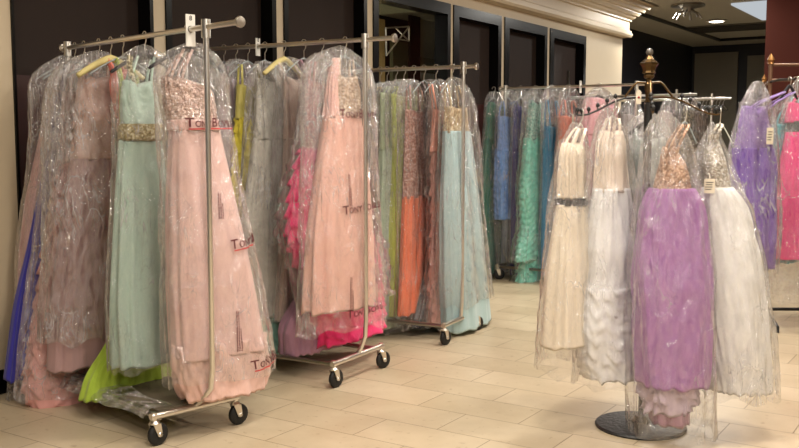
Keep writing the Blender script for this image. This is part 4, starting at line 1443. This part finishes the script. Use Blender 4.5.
# white size dividers clipped over the bars
def divider(R, px, label, h=.13, w=.035, txt='8'):
    P = bar_pt(R, px)
    Mx = frame(P, R['E'])
    r = empty('size_divider', Mx)
    m = MB().box((0, 0, -.005), w, .006, h)
    mesh_obj('plate', m.v, m.f, WHITEPL, r, False)
    v, f = text_mesh(txt, .032)
    mesh_obj('numeral', [(a, -.0045, b_ + h*.34) for a, b_ in v], f, BLACKPRINT, r, False)
    m = MB().lathe((0, -.002, 0), [(.016, 0), (.0165, .0015)], 16, (0, -1, 0))
    mesh_obj('bar_hole', m.v, m.f, DULLSTEEL, r, True)
    tag(r, label, 'size marker', 'white size dividers on the bars')
divider(R1, 191, 'white size divider marked 8 on the nearest rack bar', .15, .05)
divider(R2, 258, 'white size divider clipped on the second rack bar', .11, .04)
divider(R4, 581, 'white size divider clipped on the back rack bar', .12, .05)

# crumpled clear film lying on the base of the nearest rack
def film():
    O = (A1 + B1)/2
    D, E = R1['D'], R1['E']
    vs, fs = [], []
    nx, ny = 60, 24
    f1 = [(rnd.uniform(3, 22), rnd.uniform(3, 22), rnd.uniform(0, 6)) for _ in range(10)]
    for j in range(ny+1):
        for i in range(nx+1):
            a, b_ = i/nx, j/ny
            s = .04 + a*1.0; w = -.27 + b_*.16
            z = .172 + sum(math.sin(a*k1 + b_*k2*.5 + ph) for k1, k2, ph in f1)*.0030
            if b_ < .3:
                z -= (.3 - b_)*.16
            vs.append(O + D*s + E*(w + .01*math.sin(a*17)) + Vector((0, 0, z)))
    for j in range(ny):
        for i in range(nx):
            a = j*(nx+1)+i
            fs.append((a, a+1, a+nx+2, a+nx+1))
    c = Vector((O.x, O.y, .16))
    o = mesh_obj('plastic_film', [v - c for v in vs], fs, bagmat(.25, crinkle=1.3))
    o.location = c
    tag(o, 'crumpled clear plastic film draped over the base rail of nearest rack', 'plastic film')
film()

# ------------------------------------------------------------------ lights
def area(x, y, z, size, power, col=(1, .91, .79), rot=(0, 0, 0), sp=PI):
    l = bpy.data.lights.new('ceiling_or_fill_lamp', 'AREA')
    l.shape = 'DISK'; l.size = size; l.energy = power; l.color = col
    l.spread = sp
    o = bpy.data.objects.new('ceiling_or_fill_lamp', l)
    o.location = (x, y, z); o.rotation_euler = rot
    COL.objects.link(o)
    return o
for (x, y, e) in [(-.6, -1.2, 55), (1.4, -1.2, 95), (3.2, -.6, 70), (.4, .3, 50), (2.2, .4, 55), (-1.0, 1.6, 34), (.9, 1.6, 60), (2.8, 1.8, 40), (.6, 4.2, 60), (2.2, 4.6, 75), (3.9, 4.6, 40), (1.6, 6.6, 80), (3.3, 7.2, 60), (-.2, 3.0, 55),  # overhead lamps; those behind the camera are added fill for the gown fronts
                  (2.7, 9.2, 60), (4.2, 10, 30), (-1.9, 3.6, 18)]:
    area(x, y, CEIL-.03, .3, e*.8)
c_ = cpt(716.5, 20.3)
area(c_.x, c_.y, CEIL-.06, .2, 25)
for (px, d_) in ((660, 14), (720, 15.5), (700, 12)):
    q_ = at_d(px, 100, d_)
    area(q_.x, q_.y, 2.6 if d_ > 15 else CEIL-.03, .3, 60, (1, .96, .88))  # unseen fill lamps, added to brighten the dark far hall
p_ = wp((piers[3][1]+piers[4][0])/2, -2.0, 2.9)
area(p_.x, p_.y, 2.9, .5, 260, (1, .95, .85))  # unseen lamp added to brighten the room behind the glass

w = bpy.data.worlds.new('world')
w.use_nodes = True
bg = w.node_tree.nodes['Background']
bg.inputs[0].default_value = (1, .93, .86, 1)
bg.inputs[1].default_value = .17
S.world = w
S.view_settings.view_transform = 'Standard'
S.view_settings.look = 'None'
S.view_settings.gamma = 1
S.view_settings.use_curve_mapping = False
S.view_settings.exposure = -0.22
S.cycles.transparent_max_bounces = 40
S.cycles.max_bounces = 8
S.cycles.caustics_reflective = False
S.cycles.caustics_refractive = False
S.cycles.use_denoising = True
S.cycles.sample_clamp_indirect = 6
